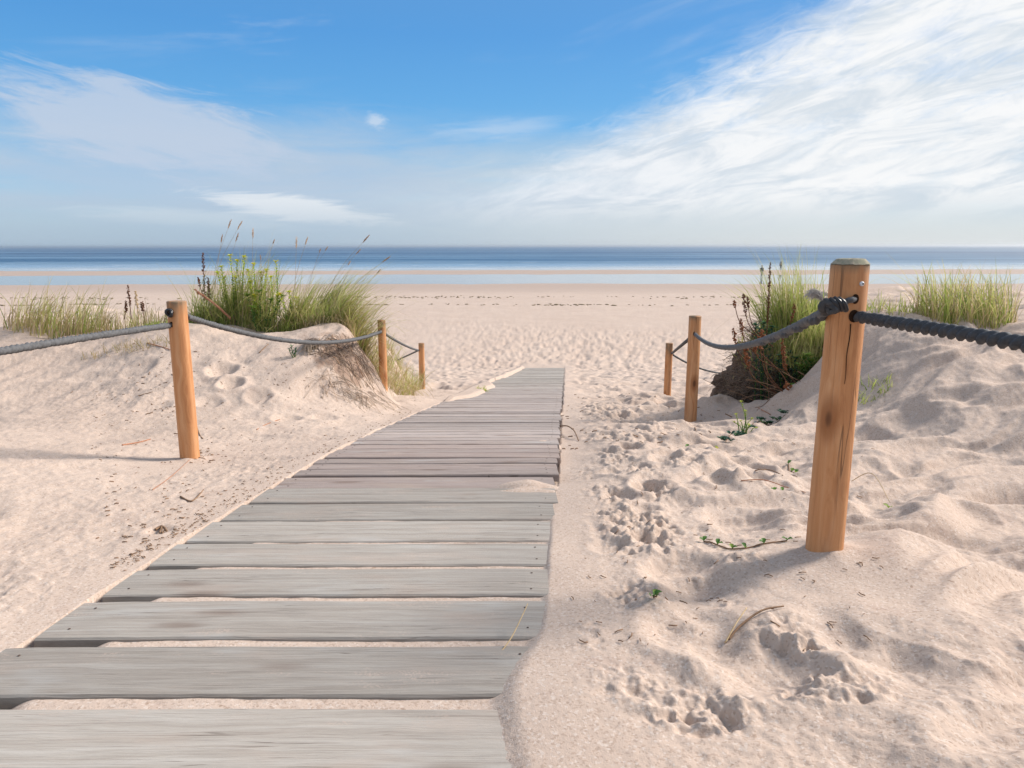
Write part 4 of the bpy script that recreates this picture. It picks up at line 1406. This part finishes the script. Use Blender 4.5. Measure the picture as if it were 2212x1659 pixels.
# ------------------------------------------------------------------ eroded mound on the right
def lump(name, parent, c, rad, mat, seed, disp=.25, n=5, sc=3.0):
    bm = bmesh.new()
    bmesh.ops.create_icosphere(bm, subdivisions=n, radius=1.0)
    for v in bm.verts:
        p = v.co.copy()
        a_ = np.array([p.x * sc + seed, p.y * sc + 2 * seed, p.z * sc + 3 * seed]); b_ = np.array([p.y * sc + 5, p.z * sc - 4, p.x * sc + 9])
        w = float(fbm(a_, b_, seed, 5, .55).sum()) * .6
        p *= 1 + disp * w
        v.co = Vector((p.x * rad[0], p.y * rad[1], p.z * rad[2]))
    me = bpy.data.meshes.new(name); bm.to_mesh(me); bm.free()
    me.polygons.foreach_set('use_smooth', np.full(len(me.polygons), True))
    o = link(name, me, parent, mat)
    o.location = Vector(c) - parent.location if parent is not None else Vector(c)
    return o


mc = P(1690, 800, 7.1)
mound = empty('root_mound', (mc.x, 7.1, gz(mc.x, 7.1)))
tag(mound, 'dark eroded mound of soil and roots under the right grass', 'mound')
cz = P(1680, 800, 7.15)
cb = P(1762, 864, 7.35)
soil = lump('soil', mound, (cb.x, 7.38, cb.z), (.96, .66, .78), M_SOIL, 5, .17, 6, 3.4)
from mathutils.bvhtree import BVHTree
_off = mound.location + soil.location
bvh = BVHTree.FromPolygons([v.co + _off for v in soil.data.vertices], [tuple(p.vertices) for p in soil.data.polygons])


def soil_hit(px, py):
    d = ray(px, py).normalized()
    loc, nrm, _, _ = bvh.ray_cast(Vector((0, 0, ZC)), d)
    return loc, nrm


S = Soup(); S2 = Soup()
for i in range(1150):
    px = random.uniform(1552, 1800); py = random.triangular(715, 892, 840)
    b, nrm = soil_hit(px, py)
    if b is None: continue
    t = Vector((random.gauss(-.15, .6), random.gauss(-.25, .3), random.gauss(-.55, .55))).normalized()
    t = (t - nrm * t.dot(nrm)).normalized()
    L_ = random.uniform(.05, .22)
    m_ = b + t * L_ * .5 + nrm * random.uniform(.006, .035)
    e = b + t * L_ + nrm * random.uniform(-.01, .03)
    S.tube(smooth_path([b - nrm * .01, m_, e], 4), random.uniform(.0012, .0034), 4, rnd=random.random())
S.build('dangling_roots', M_ROOTD, mound, mound.location)
for i in range(900):                        # short grass holding on to the brown face
    px = random.triangular(1575, 1800, 1730); py = random.triangular(705, 850, 735)
    b, nrm = soil_hit(px, py)
    if b is None: continue
    up = (Vector((random.gauss(-.25, .45), random.gauss(-.3, .3), 1.0)) + nrm * .8).normalized()
    L_ = random.uniform(.05, .17)
    S2.leaf(b - nrm * .01, up, Vector((random.gauss(0, 1), random.gauss(0, 1), .2)), L_, random.uniform(.006, .012), rnd=random.random() ** .8, cup=.1)
S2.build('short_grass', M_GRASS, mound, mound.location)
S = Soup()
for i in range(46):
    px = random.uniform(1640, 1775); py = random.uniform(830, 905)
    b = P(px, py, 6.45 + random.uniform(-.1, .2))
    d = Vector((random.gauss(-.3, .5), random.gauss(-.1, .3), random.gauss(.05, .3))).normalized() * random.uniform(.15, .5)
    S.tube(smooth_path([b, b + d * .5 + Vector((0, 0, random.gauss(0, .04))), b + d], 6), random.uniform(.003, .006), 5, rnd=random.random())
S.build('twigs', M_TWIG, mound, mound.location)
S = Soup()
for i in range(420):                       # wisps fraying off the left lip
    px = random.uniform(1560, 1660); py = random.uniform(690, 850)
    b = P(max(px, 1640 - (py - 690) * .55), py, 6.9)
    d = Vector((random.gauss(-.7, .3), random.gauss(-.1, .3), random.gauss(.05, .4))).normalized() * random.uniform(.05, .22)
    S.tube(smooth_path([b + Vector((.05, .05, 0)), b + d * .6 + Vector((0, 0, .02)), b + d], 4), .0011, 3, rnd=random.random())
S.build('wisps', M_ROOT, mound, mound.location)

# roots hanging on the steep left slope
rc = P(750, 775, 7.9)
rslope = empty('root_tangle', (rc.x, 7.9, rc.z)); tag(rslope, 'tangle of dead grey-brown roots on the steep slope left of the thin post', 'roots')
S = Soup()
for i in range(330):
    px = random.gauss(756, 34); py = 765 + (px - 752) * .35 + random.gauss(0, 20)
    if py < 738 or px > 815: continue
    x, F = hit(px, py, None, 5.0, 14)
    z = gz(x, F)
    b = Vector((x, F, z + random.uniform(0, .035)))
    d = Vector((random.gauss(.0, .8), random.gauss(-.1, .7), random.gauss(-.3, .4))).normalized() * random.uniform(.06, .26)
    e = b + d; e.z = gz(e.x, e.y) + random.uniform(0, .035)
    S.tube(smooth_path([b, b.lerp(e, .5) + Vector((0, 0, random.uniform(0, .05))), e], 4), random.uniform(.0012, .0032), 4, rnd=random.random())
tag(S.build('roots', M_ROOTM, rslope, rslope.location), kind='stuff')
sc0 = P(672, 758, 7.15)
sroot = empty('root_tuft', (sc0.x, 7.15, gz(sc0.x, 7.15))); tag(sroot, 'small grey root tuft with black tip just below the sagging rope', 'roots')
S = Soup()
x0, F0 = hit(672, 745); 
for i in range(150):
    b = Vector((x0 + random.gauss(0, .03), F0 + random.gauss(0, .03), gz(x0, F0) + random.uniform(0, .05)))
    e = b + Vector((random.gauss(.05, .05), random.gauss(-.12, .07), 0)); e.z = gz(e.x, e.y) + random.uniform(0, .02)
    S.tube(smooth_path([b, b.lerp(e, .5) + Vector((0, 0, .03)), e], 4), .0022, 4, rnd=random.uniform(0, .7))
S.build('fibres', M_ROOT, sroot, sroot.location)
dry = empty('dry_grass_slip', (P(735, 835, 7.2).x, 7.2, gz(P(735, 835, 7.2).x, 7.2))); tag(dry, 'orange-brown dry grass slipped down the slope below the root tangle', 'dry grass')
S = Soup()
for i in range(130):
    t = random.random()
    px = 700 + 120 * t + random.gauss(0, 16); py = 818 + 45 * t + random.gauss(0, 9)
    x, F = hit(px, py, None, 4, 14)
    b = Vector((x, F, gz(x, F) + random.uniform(0, .015)))
    e = b + Vector((random.gauss(.08, .09), random.gauss(-.05, .1), 0)); e.z = gz(e.x, e.y) + random.uniform(.0, .012)
    S.tube(smooth_path([b, b.lerp(e, .5) + Vector((0, 0, .012)), e], 3), .0019, 3, rnd=random.uniform(.5, 1))
tag(S.build('straws', M_ROOT, dry, dry.location), kind='stuff')


# ------------------------------------------------------------------ things lying on the sand
def creeper(pts_px, label, mat=M_LEAF, leaf=.03, every=1, name='creeping_plant', F_=None):
    pts = [ground(*p) + Vector((0, 0, .006)) for p in pts_px]
    root = empty(name, pts[0]); tag(root, label, 'plant')
    S = Soup(); path = smooth_path(pts, 6) if len(pts) > 1 else pts
    if len(pts) > 1:
        path = [Vector((p.x, p.y, gz(p.x, p.y) + .004)) for p in path]
        S.tube(path, .0028, 5); S.build('runner', M_TWIG, root, pts[0])
    L = Soup()
    for p in pts:
        for k in range(every):
            a = random.uniform(0, 6.28); o = Vector((random.gauss(0, .02), random.gauss(0, .02), .01)) if every > 1 else Vector()
            for j in range(2):
                L.leaf(p + o, Vector((math.cos(a + j * 2.2), math.sin(a + j * 2.2), .6)), Vector((0, 0, 1)), leaf * random.uniform(.8, 1.2), leaf * .7, rnd=random.random(), cup=.3)
    L.build('leaves', mat, root, pts[0])
    return root


creeper([(1520, 1166), (1550, 1172), (1582, 1180), (1610, 1183), (1650, 1176), (1700, 1170)], 'creeping runner with round green leaves left of the near post foot', M_LEAF, .024)
creeper([(1680, 1066), (1690, 1072), (1672, 1071)], 'tiny green seedling on the rippled sand left of the near post', M_LEAF, .024)
creeper([(1704, 988), (1712, 998), (1720, 1003)], 'small green sprig on the shaded slope left of the near post', M_LEAF, .03)
creeper([(1486, 961), (1495, 959), (1502, 961)], 'small flat green leaf cluster in the sand right of the boardwalk', M_LEAF, .035)
creeper([(1565, 953), (1585, 944), (1600, 932), (1620, 925), (1640, 918), (1660, 912), (1680, 905), (1695, 898)], 'dark trailing ivy-like creeper at the foot of the right mound', M_IVY, .04, 7)
creeper([(1540, 962), (1550, 958)], 'yellowing leaf pair at the end of the dark creeper', M_SPURGE, .03)
creeper([(1410, 1310), (1418, 1309)], 'single green leaf lying in the trampled sand', M_LEAF, .028)
creeper([(1562, 1020)], 'lone yellow-green seedling on the ripples', M_SPURGE, .022)
creeper([(1920, 1090)], 'green leaf beside the straw at the right', M_LEAF, .03)


def twig(pts_px, r, label, mat=M_TWIG, fork=None, name='twig', lift=.004):
    pts = []
    for p in pts_px:
        q = ground(p[0], p[1]); q.z += lift + (p[2] if len(p) > 2 else 0); pts.append(q)
    S = Soup()
    path = smooth_path(pts, 6)
    S.tube(path, [r * (1 - .4 * i / len(path)) for i in range(len(path))], 6)
    if fork:
        S.tube(smooth_path([path[int(len(path) * fork[0])]] + [ground(*q) + Vector((0, 0, lift)) for q in fork[1:]], 5), r * .7, 5)
    o = S.build(name, mat, None, pts[0])
    return tag(o, label, 'twig')


twig([(1575, 1358), (1600, 1345, .004), (1645, 1330, .006), (1692, 1320, .004)], .0035, 'long pale twig over the deep footprint near the bottom right', M_TWIG)
twig([(1568, 1362), (1590, 1345, .015), (1612, 1327, .02)], .0028, 'short straw crossing the long pale twig', M_STRAW)
twig([(1078, 1408), (1105, 1385, .02), (1128, 1360, .05), (1140, 1346, .07)], .0022, 'thin straw sticking up beside the near boardwalk corner', M_STRAW)
twig([(1840, 1035, .02), (1880, 1060, .05), (1922, 1092, .03)], .0022, 'straight yellow straw right of the near post', M_STRAW)
twig([(1622, 1018), (1632, 1030), (1662, 1030, .01), (1690, 1042)], .0035, 'crooked brown twig on the ripples left of the near post', M_TWIG)
twig([(1600, 1052), (1650, 1052), (1700, 1056), (1740, 1065)], .003, 'long thin reddish stem lying level on the ripples', M_PINKTWIG)
twig([(1208, 915, .03), (1225, 922, .05), (1240, 932, .04), (1250, 942)], .006, 'bent grey stick poking out from the boardwalk edge', M_TWIG)
twig([(555, 930), (575, 917), (605, 902)], .004, 'reddish twig on the sand right of the near left post', M_PINKTWIG)
twig([(330, 1062), (370, 1030), (412, 998)], .0022, 'very thin stem lying in front of the near left post', M_PINKTWIG)
twig([(390, 1075), (415, 1083), (440, 1062, .01)], .0045, 'short bent twig on the left sand near the boardwalk', M_TWIG)
twig([(264, 962), (300, 955), (325, 946)], .005, 'orange-brown twig at the left edge of the sand', M_PINKTWIG)
twig([(425, 924), (432, 938), (438, 945)], .006, 'dark bark scrap by the right of the left post foot', M_TWIG)
twig([(300, 855), (330, 850)], .004, 'short grey twig left of the near left post', M_TWIG)
twig([(318, 745), (345, 752), (375, 762)], .006, 'brown stem half buried near the dune top', M_PINKTWIG)
twig([(525, 1095), (545, 1090)], .004, 'small dark twig beside the left board ends', M_TWIG)
twig([(335, 1140), (350, 1136), (360, 1145)], .006, 'dark curled root scrap near the boardwalk at lower left', M_TWIG, fork=(.5, (345, 1150), (352, 1155)))
twig([(560, 762), (572, 750), (580, 742)], .006, 'dark twig under the long sagging rope', M_TWIG)
twig([(1600, 865), (1640, 885), (1665, 893)], .006, 'orange twig leaning on the foot of the right mound', M_PINKTWIG)

# a bleached shell lying on the boards
sp_ = P(1166, 1046, 3.40); sp_.z = ZC - float(prof(3.40)) + .006
S = Soup(); S.blob(sp_, .009, .5, (1.3, 1, .6))
tag(S.build('shell', M_SHELL, None, sp_), 'tiny white shell on the boardwalk beside the small drift of sand', 'shell')

# litter: bits nobody could count
S = Soup()
def bits(n, fx, smin, smax, thin=.25):
    k = 0
    while k < n:
        px, py = fx()
        x, F = hit(px, py, None, 1.0, 30)
        if F > 29 or x_left(F) - .01 < x < x_right(F) + .01: continue
        k += 1
        z = gz(x, F); L_ = random.uniform(smin, smax); a = random.uniform(0, 6.28)
        d = Vector((math.cos(a), math.sin(a), 0)) * L_
        e = Vector((x + d.x, F + d.y, 0)); e.z = gz(e.x, e.y) + .004
        b = Vector((x, F, z + .004))
        S.tube([b, b.lerp(e, .5) + Vector((random.gauss(0, .12) * L_, random.gauss(0, .12) * L_, random.uniform(0, .10) * L_)), e], L_ * thin * .3 + .0008, 4, rnd=random.random())
bits(420, lambda: (random.uniform(200, 900), random.uniform(735, 1180)), .006, .022)
def edge_l():
    while True:
        t = random.random(); px, py = 264 + 660 * t - abs(random.gauss(4, 22)), 1236 - 355 * t ** .93 - abs(random.gauss(2, 10))
        x, F = hit(px, py)
        if x < x_left(F) - .02: return px, py
bits(330, edge_l, .004, .016)
bits(170, lambda: (random.uniform(1230, 1900), random.uniform(860, 1400)), .008, .028, .12)
bits(22, lambda: (random.gauss(350, 50), random.gauss(1150, 30)), .005, .02)
bits(60, lambda: (random.gauss(432, 14), random.gauss(985, 7)), .006, .024)
bits(70, lambda: (random.gauss(330, 60), random.gauss(850, 40)), .008, .035)
bits(120, lambda: (random.uniform(1200, 1560), random.uniform(850, 960)), .012, .04)
o = S.build('plant_litter', M_TWIG, None, (0, 0, 0))
tag(o, 'scattered brown bits of twig and bark on the sand beside the boardwalk', 'litter', kind='stuff')

# seaweed drift lines on the beach
S = Soup()
for i in range(1500):
    if random.random() < .5: Y = 52.5 + random.gauss(0, .35); dens = 2
    else: Y = 61 + random.gauss(0, .9); dens = 3
    X = random.uniform(-55, 55)
    wn = float(vnoise(np.array([X * .09 + dens]), np.array([Y * .2]), 91 + dens)[0])
    if wn < -.02 and random.random() < .8: continue
    Y += 2.0 * float(vnoise(np.array([X * .05]), np.array([dens * 3.3]), 93)[0])
    S.blob((X, Y, gz(X, Y) + .01), random.uniform(.03, .095), random.random(), (random.uniform(1, 2.6), 1, random.uniform(.25, .7)))
o = S.build('seaweed_line', M_WEED, None, (0, 0, 0)); tag(o, 'broken brown lines of washed-up seaweed across the beach', 'seaweed', kind='stuff')


# ------------------------------------------------------------------ people far off by the sea
def person(px, py, F, h, label, top, legs, step):
    p = P(px, py, F); z0 = max(gz(p.x, F), 0.0) - .01
    root = empty('person', (p.x, F, z0))
    tag(root, label, 'person')
    def skin(name, nodes, edges, mat):
        me = bpy.data.meshes.new(name)
        me.from_pydata([n[:3] for n in nodes], edges, [])
        o = link(name, me, root, mat)
        sk = o.modifiers.new('skin', 'SKIN')
        for i, n in enumerate(nodes):
            v = me.skin_vertices[0].data[i] if me.skin_vertices else None
            if v: v.radius = (n[3], n[3]); v.use_root = (i == 0)
        o.modifiers.new('sub', 'SUBSURF').levels = 1
        return o
    s = h / 1.75
    bm_nodes = [(0, 0, .95, .15), (0, 0, 1.2, .14), (0, 0, 1.42, .16), (0, 0, 1.52, .06), (0, -.02, 1.66, .105), (0, -.02, 1.72, .08),
                (.2, 0, 1.40, .06), (.27, .06, 1.15, .045), (.27, -.04, .92, .035), (.28, -.07, .84, .04),
                (-.2, 0, 1.40, .06), (-.27, -.08, 1.15, .045), (-.26, -.02, .92, .035), (-.26, .02, .84, .04),
                (.1, 0, .9, .09), (.12, step, .5, .065), (.12, step * 1.2 + .05, .08, .045), (.12, step * 1.2 - .08, .04, .04),
                (-.1, 0, .9, .09), (-.12, -step, .5, .065), (-.12, -step * .8 + .08, .08, .045), (-.12, -step * .8 - .05, .04, .04)]
    nodes = [(x * s, y * s, z * s, r * s) for x, y, z, r in bm_nodes]
    edges = [(0, 1), (1, 2), (2, 3), (3, 4), (4, 5), (2, 6), (6, 7), (7, 8), (8, 9), (2, 10), (10, 11), (11, 12), (12, 13), (0, 14), (14, 15), (15, 16), (16, 17), (0, 18), (18, 19), (19, 20), (20, 21)]
    me = bpy.data.meshes.new('body'); me.from_pydata([n[:3] for n in nodes], edges, [])
    o = link('body', me, root, legs)
    o.modifiers.new('skin', 'SKIN')
    for i, n in enumerate(nodes):
        me.skin_vertices[0].data[i].radius = (n[3], n[3]); me.skin_vertices[0].data[i].use_root = (i == 0)
    o.modifiers.new('sub', 'SUBSURF').levels = 1
    n2 = [(x, y, z, r * 1.18) for x, y, z, r in nodes]
    keep = [0, 1, 2, 6, 7, 8, 10, 11, 12]
    mp = {k: i for i, k in enumerate(keep)}
    me = bpy.data.meshes.new('jacket'); me.from_pydata([n2[k][:3] for k in keep], [(mp[a], mp[b]) for a, b in edges if a in mp and b in mp], [])
    o = link('jacket', me, root, top)
    o.modifiers.new('skin', 'SKIN')
    for i, k in enumerate(keep):
        me.skin_vertices[0].data[i].radius = (n2[k][3], n2[k][3]); me.skin_vertices[0].data[i].use_root = (i == 0)
    o.modifiers.new('sub', 'SUBSURF').levels = 1
    hr = Soup(); hr.blob((0, .01 * s, 1.73 * s), .115 * s); hr.build('hair', M_TAPE, root)
    return root


M_BLUE = mat_simple('dark_blue_cloth', (.03, .05, .10), .9, 20, .3, .1)
M_GREYC = mat_simple('grey_cloth', (.30, .31, .33), .9, 20, .3, .1)
person(1645, 597, 107, 1.72, 'person in dark jacket and pale trousers walking at the water edge on the right', M_BLUE, M_GREYC, .16)
person(1686, 583, 140, 1.68, 'second tiny person in grey standing far out, seen through the grass tips', M_GREYC, M_BLUE, .08)


# ------------------------------------------------------------------ sea air
bm = bmesh.new(); bmesh.ops.create_cube(bm, size=1.0)
for v in bm.verts: v.co = Vector((v.co.x * 130000, -150 + (v.co.y + .5) * 62000, -6.0 + (v.co.z + .5) * 13.0))
me = bpy.data.meshes.new('haze'); bm.to_mesh(me); bm.free()
hm = bpy.data.materials.new('sea_haze'); hm.use_nodes = True
hnt = hm.node_tree; hnt.nodes.clear()
ho = hnt.nodes.new('ShaderNodeOutputMaterial'); hv = hnt.nodes.new('ShaderNodeVolumePrincipled')
hv.inputs['Color'].default_value = (.93, .96, 1, 1); hv.inputs['Density'].default_value = HAZE; hv.inputs['Anisotropy'].default_value = .72
hnt.links.new(hv.outputs[0], ho.inputs['Volume'])
tag(link('haze', me, mat=hm), kind='stuff')


# ------------------------------------------------------------------ light, sky
SUN_AZ = R(69); SUN_EL = R(36)
sv = Vector((math.sin(SUN_AZ) * math.cos(SUN_EL), math.cos(SUN_AZ) * math.cos(SUN_EL), math.sin(SUN_EL)))
sun = bpy.data.lights.new('sun', 'SUN'); sun.energy = 3.6; sun.angle = R(15); sun.color = (1.0, .93, .85)
so = bpy.data.objects.new('sun', sun); col.objects.link(so)
so.rotation_euler = (-sv).to_track_quat('-Z', 'Y').to_euler(); so.location = (20, 5, 30)

world = bpy.data.worlds.new('World'); scene.world = world; world.use_nodes = True
nt = world.node_tree; g = G(nt); bg = nt.nodes['Background']
sky = g.n('ShaderNodeTexSky', sky_type='NISHITA'); sky.sun_disc = False
sky.sun_elevation = SUN_EL; sky.sun_rotation = SUN_AZ
sky.air_density = 1.0; sky.dust_density = .4; sky.ozone_density = 2.0
tcw = g.n('ShaderNodeTexCoord').outputs['Generated']
sp = g.n('ShaderNodeSeparateXYZ'); g.put(sp.inputs[0], tcw)
DEG = 57.2958
az = g.m('MULTIPLY', g.m('ARCTAN2', sp.outputs[0], sp.outputs[1]), DEG)
el = g.m('MULTIPLY', g.m('ARCSINE', g.m('MINIMUM', g.m('MAXIMUM', sp.outputs[2], -1.0), 1.0)), DEG)


def sky_ang(px, py):
    d = ray(px, py).normalized()
    return math.degrees(math.atan2(d.x, d.y)), math.degrees(math.asin(d.z))


# clear-sky colour: deep blue overhead, pale at the horizon
ramp_c = g.ramp(g.maprange(el, 0, 20, 0, 1, False), [(0, (.255, .325, .39)), (.08, (.25, .36, .45)), (.20, (.165, .315, .465)), (.42, (.055, .235, .465)), (.75, (.035, .185, .43)), (1, (.05, .18, .40))])
ramp10 = g.mix(1.0, ramp_c, (10, 10, 10), 'MULTIPLY')
base = g.mix(.82, sky.outputs[0], ramp10)


def rotated(ca_deg, sx, sy, off=(0, 0)):
    c, s_ = math.cos(R(ca_deg)), math.sin(R(ca_deg))
    u = g.m('ADD', g.m('MULTIPLY', az, c), g.m('MULTIPLY', el, s_))
    v = g.m('SUBTRACT', g.m('MULTIPLY', el, c), g.m('MULTIPLY', az, s_))
    return g.comb(g.m('ADD', g.m('MULTIPLY', u, sx), off[0]), g.m('ADD', g.m('MULTIPLY', v, sy), off[1]), 0.0)


def blob(cx, cy, rx, ry, ang, soft, nvec, nscale, namp):
    """soft-edged cloud patch in azimuth and elevation, its rim broken by noise"""
    a0, e0 = sky_ang(cx, cy)
    a1, e1 = sky_ang(cx + rx, cy); a2, e2 = sky_ang(cx, cy - ry)
    c, s_ = math.cos(R(ang)), math.sin(R(ang))
    da = g.m('SUBTRACT', az, a0); de = g.m('SUBTRACT', el, e0)
    u = g.m('DIVIDE', g.m('ADD', g.m('MULTIPLY', da, c), g.m('MULTIPLY', de, s_)), abs(a1 - a0))
    v = g.m('DIVIDE', g.m('SUBTRACT', g.m('MULTIPLY', de, c), g.m('MULTIPLY', da, s_)), abs(e2 - e0))
    d = g.m('SQRT', g.m('ADD', g.m('MULTIPLY', u, u), g.m('MULTIPLY', v, v)))
    d = g.m('ADD', d, g.m('MULTIPLY', g.m('SUBTRACT', g.noise(nvec, nscale, 9, .66, .8), .5), namp))
    return g.maprange(d, 1.0 + soft, 1.0 - soft)


s1 = rotated(11, .13, .46)
s2 = rotated(3, .05, .42, (3, 5))
s3 = rotated(-8, .06, .30, (9, 2))
n1 = g.noise(s1, 1.0, 8, .62, .5)
n1b = g.noise(rotated(13, .34, 1.15, (5, 1)), 1.0, 10, .70, 1.0)
n2 = g.noise(s2, 1.0, 8, .62, .4)
# large bank on the right: everything right of a slanting edge
aE, eE = sky_ang(1330, 250); aF, eF = sky_ang(1010, 420)
sl = (eE - eF) / (aE - aF)
dist = g.m('SUBTRACT', az, g.m('ADD', aF, g.m('DIVIDE', g.m('SUBTRACT', el, eF), sl)))
distn = g.m('ADD', dist, g.m('MULTIPLY', g.m('SUBTRACT', n1b, .5), 9.0))
bank = g.m('MULTIPLY', g.maprange(distn, -2.0, 8.0), g.maprange(el, .3, 4.0))
bank = g.m('MULTIPLY', bank, g.maprange(g.m('ADD', g.m('MULTIPLY', n1, .6), g.m('MULTIPLY', n1b, .4)), .30, .54, .66, 1.0))
bank = g.m('MULTIPLY', bank, g.maprange(az, 120, 70))
lens = blob(640, 450, 165, 25, -7, .40, s2, 3.2, 2.6)
lens2 = blob(430, 473, 200, 17, -3, .7, s2, 3.0, 2.2)
over = g.m('MULTIPLY', g.maprange(g.noise(g.mapping(tcw, scale=(2.2, 3.0, 2.0)), 1.0, 6, .6), .38, .58), g.m('MAXIMUM', g.maprange(el, 19, 30), g.m('MULTIPLY', g.maprange(g.m('ABSOLUTE', az), 50, 80), g.maprange(el, 4, 10))))  # out-of-view cloud overhead and aside, added to whiten the fill light
upl = blob(310, 272, 270, 85, -9, .40, s3, 2.6, 2.4)
puff = blob(812, 260, 17, 14, 0, .7, rotated(0, .5, .9), 2.0, 2.6)
puff2 = blob(1080, 278, 95, 18, 4, .9, s2, 3.0, 2.6)
veil = g.m('MULTIPLY', g.maprange(n2, .33, .60), g.m('MULTIPLY', g.maprange(el, .2, 2.2), g.maprange(el, 10.5, 4.5)))
up_s = g.noise(rotated(8, .035, .16, (1, 7)), 1.0, 8, .6, .6)
high = g.m('MULTIPLY', g.maprange(up_s, .52, .72), g.maprange(el, 11, 15))
shade = g.mix(g.maprange(g.noise(rotated(12, .14, .55, (8, 8)), 1.0, 8, .66, .8), .40, .66), (5.1, 5.2, 5.35), (3.75, 4.15, 4.6))
white = g.mix(g.maprange(az, -6, 24), g.mix(1.0, shade, (.93, .97, 1.02), 'MULTIPLY'), g.mix(1.0, shade, (1.10, 1.09, 1.07), 'MULTIPLY'))
c = base
c = g.mix(g.m('MULTIPLY', veil, .82), c, (3.0, 3.7, 4.35))
sheet = blob(1230, 455, 520, 85, 4, .8, rotated(8, .12, .6, (2, 2)), 1.0, 1.6)
c = g.mix(g.m('MULTIPLY', sheet, .78), c, (4.1, 4.55, 4.85))
mistl = blob(520, 400, 480, 125, 0, .8, rotated(-4, .12, .6, (6, 2)), 1.0, 1.8)
c = g.mix(g.m('MULTIPLY', mistl, .72), c, (2.85, 3.5, 4.4))
c = g.mix(g.m('MULTIPLY', over, .85), c, (4.7, 4.7, 4.7))
c = g.mix(g.m('MULTIPLY', high, .45), c, (3.7, 4.2, 4.9))
c = g.mix(g.m('MULTIPLY', upl, .85), c, (3.2, 3.75, 4.6))
c = g.mix(g.m('MULTIPLY', lens2, .55), c, (4.5, 4.9, 5.2))
c = g.mix(g.m('MULTIPLY', lens, .9), c, (4.9, 5.15, 5.4))
c = g.mix(g.m('MULTIPLY', puff, .5), c, (4.6, 4.9, 5.3))
c = g.mix(g.m('MULTIPLY', puff2, .35), c, (4.4, 4.8, 5.3))
c = g.mix(bank, c, white)
# pale band of air over the sea
c = g.mix(g.maprange(el, 4.2, 0, 0, .85), c, g.mix(g.maprange(az, -20, 26), (2.5, 3.2, 3.9), (4.3, 4.5, 4.55)))
g.put(bg.inputs['Color'], c)
bg.inputs['Strength'].default_value = .10
world.cycles.sampling_method = 'MANUAL'
world.cycles.sample_map_resolution = 512

scene.view_settings.view_transform = 'Standard'
scene.view_settings.look = 'None'
scene.view_settings.exposure = .75
scene.view_settings.gamma = 1.0
scene.cycles.max_bounces = 6
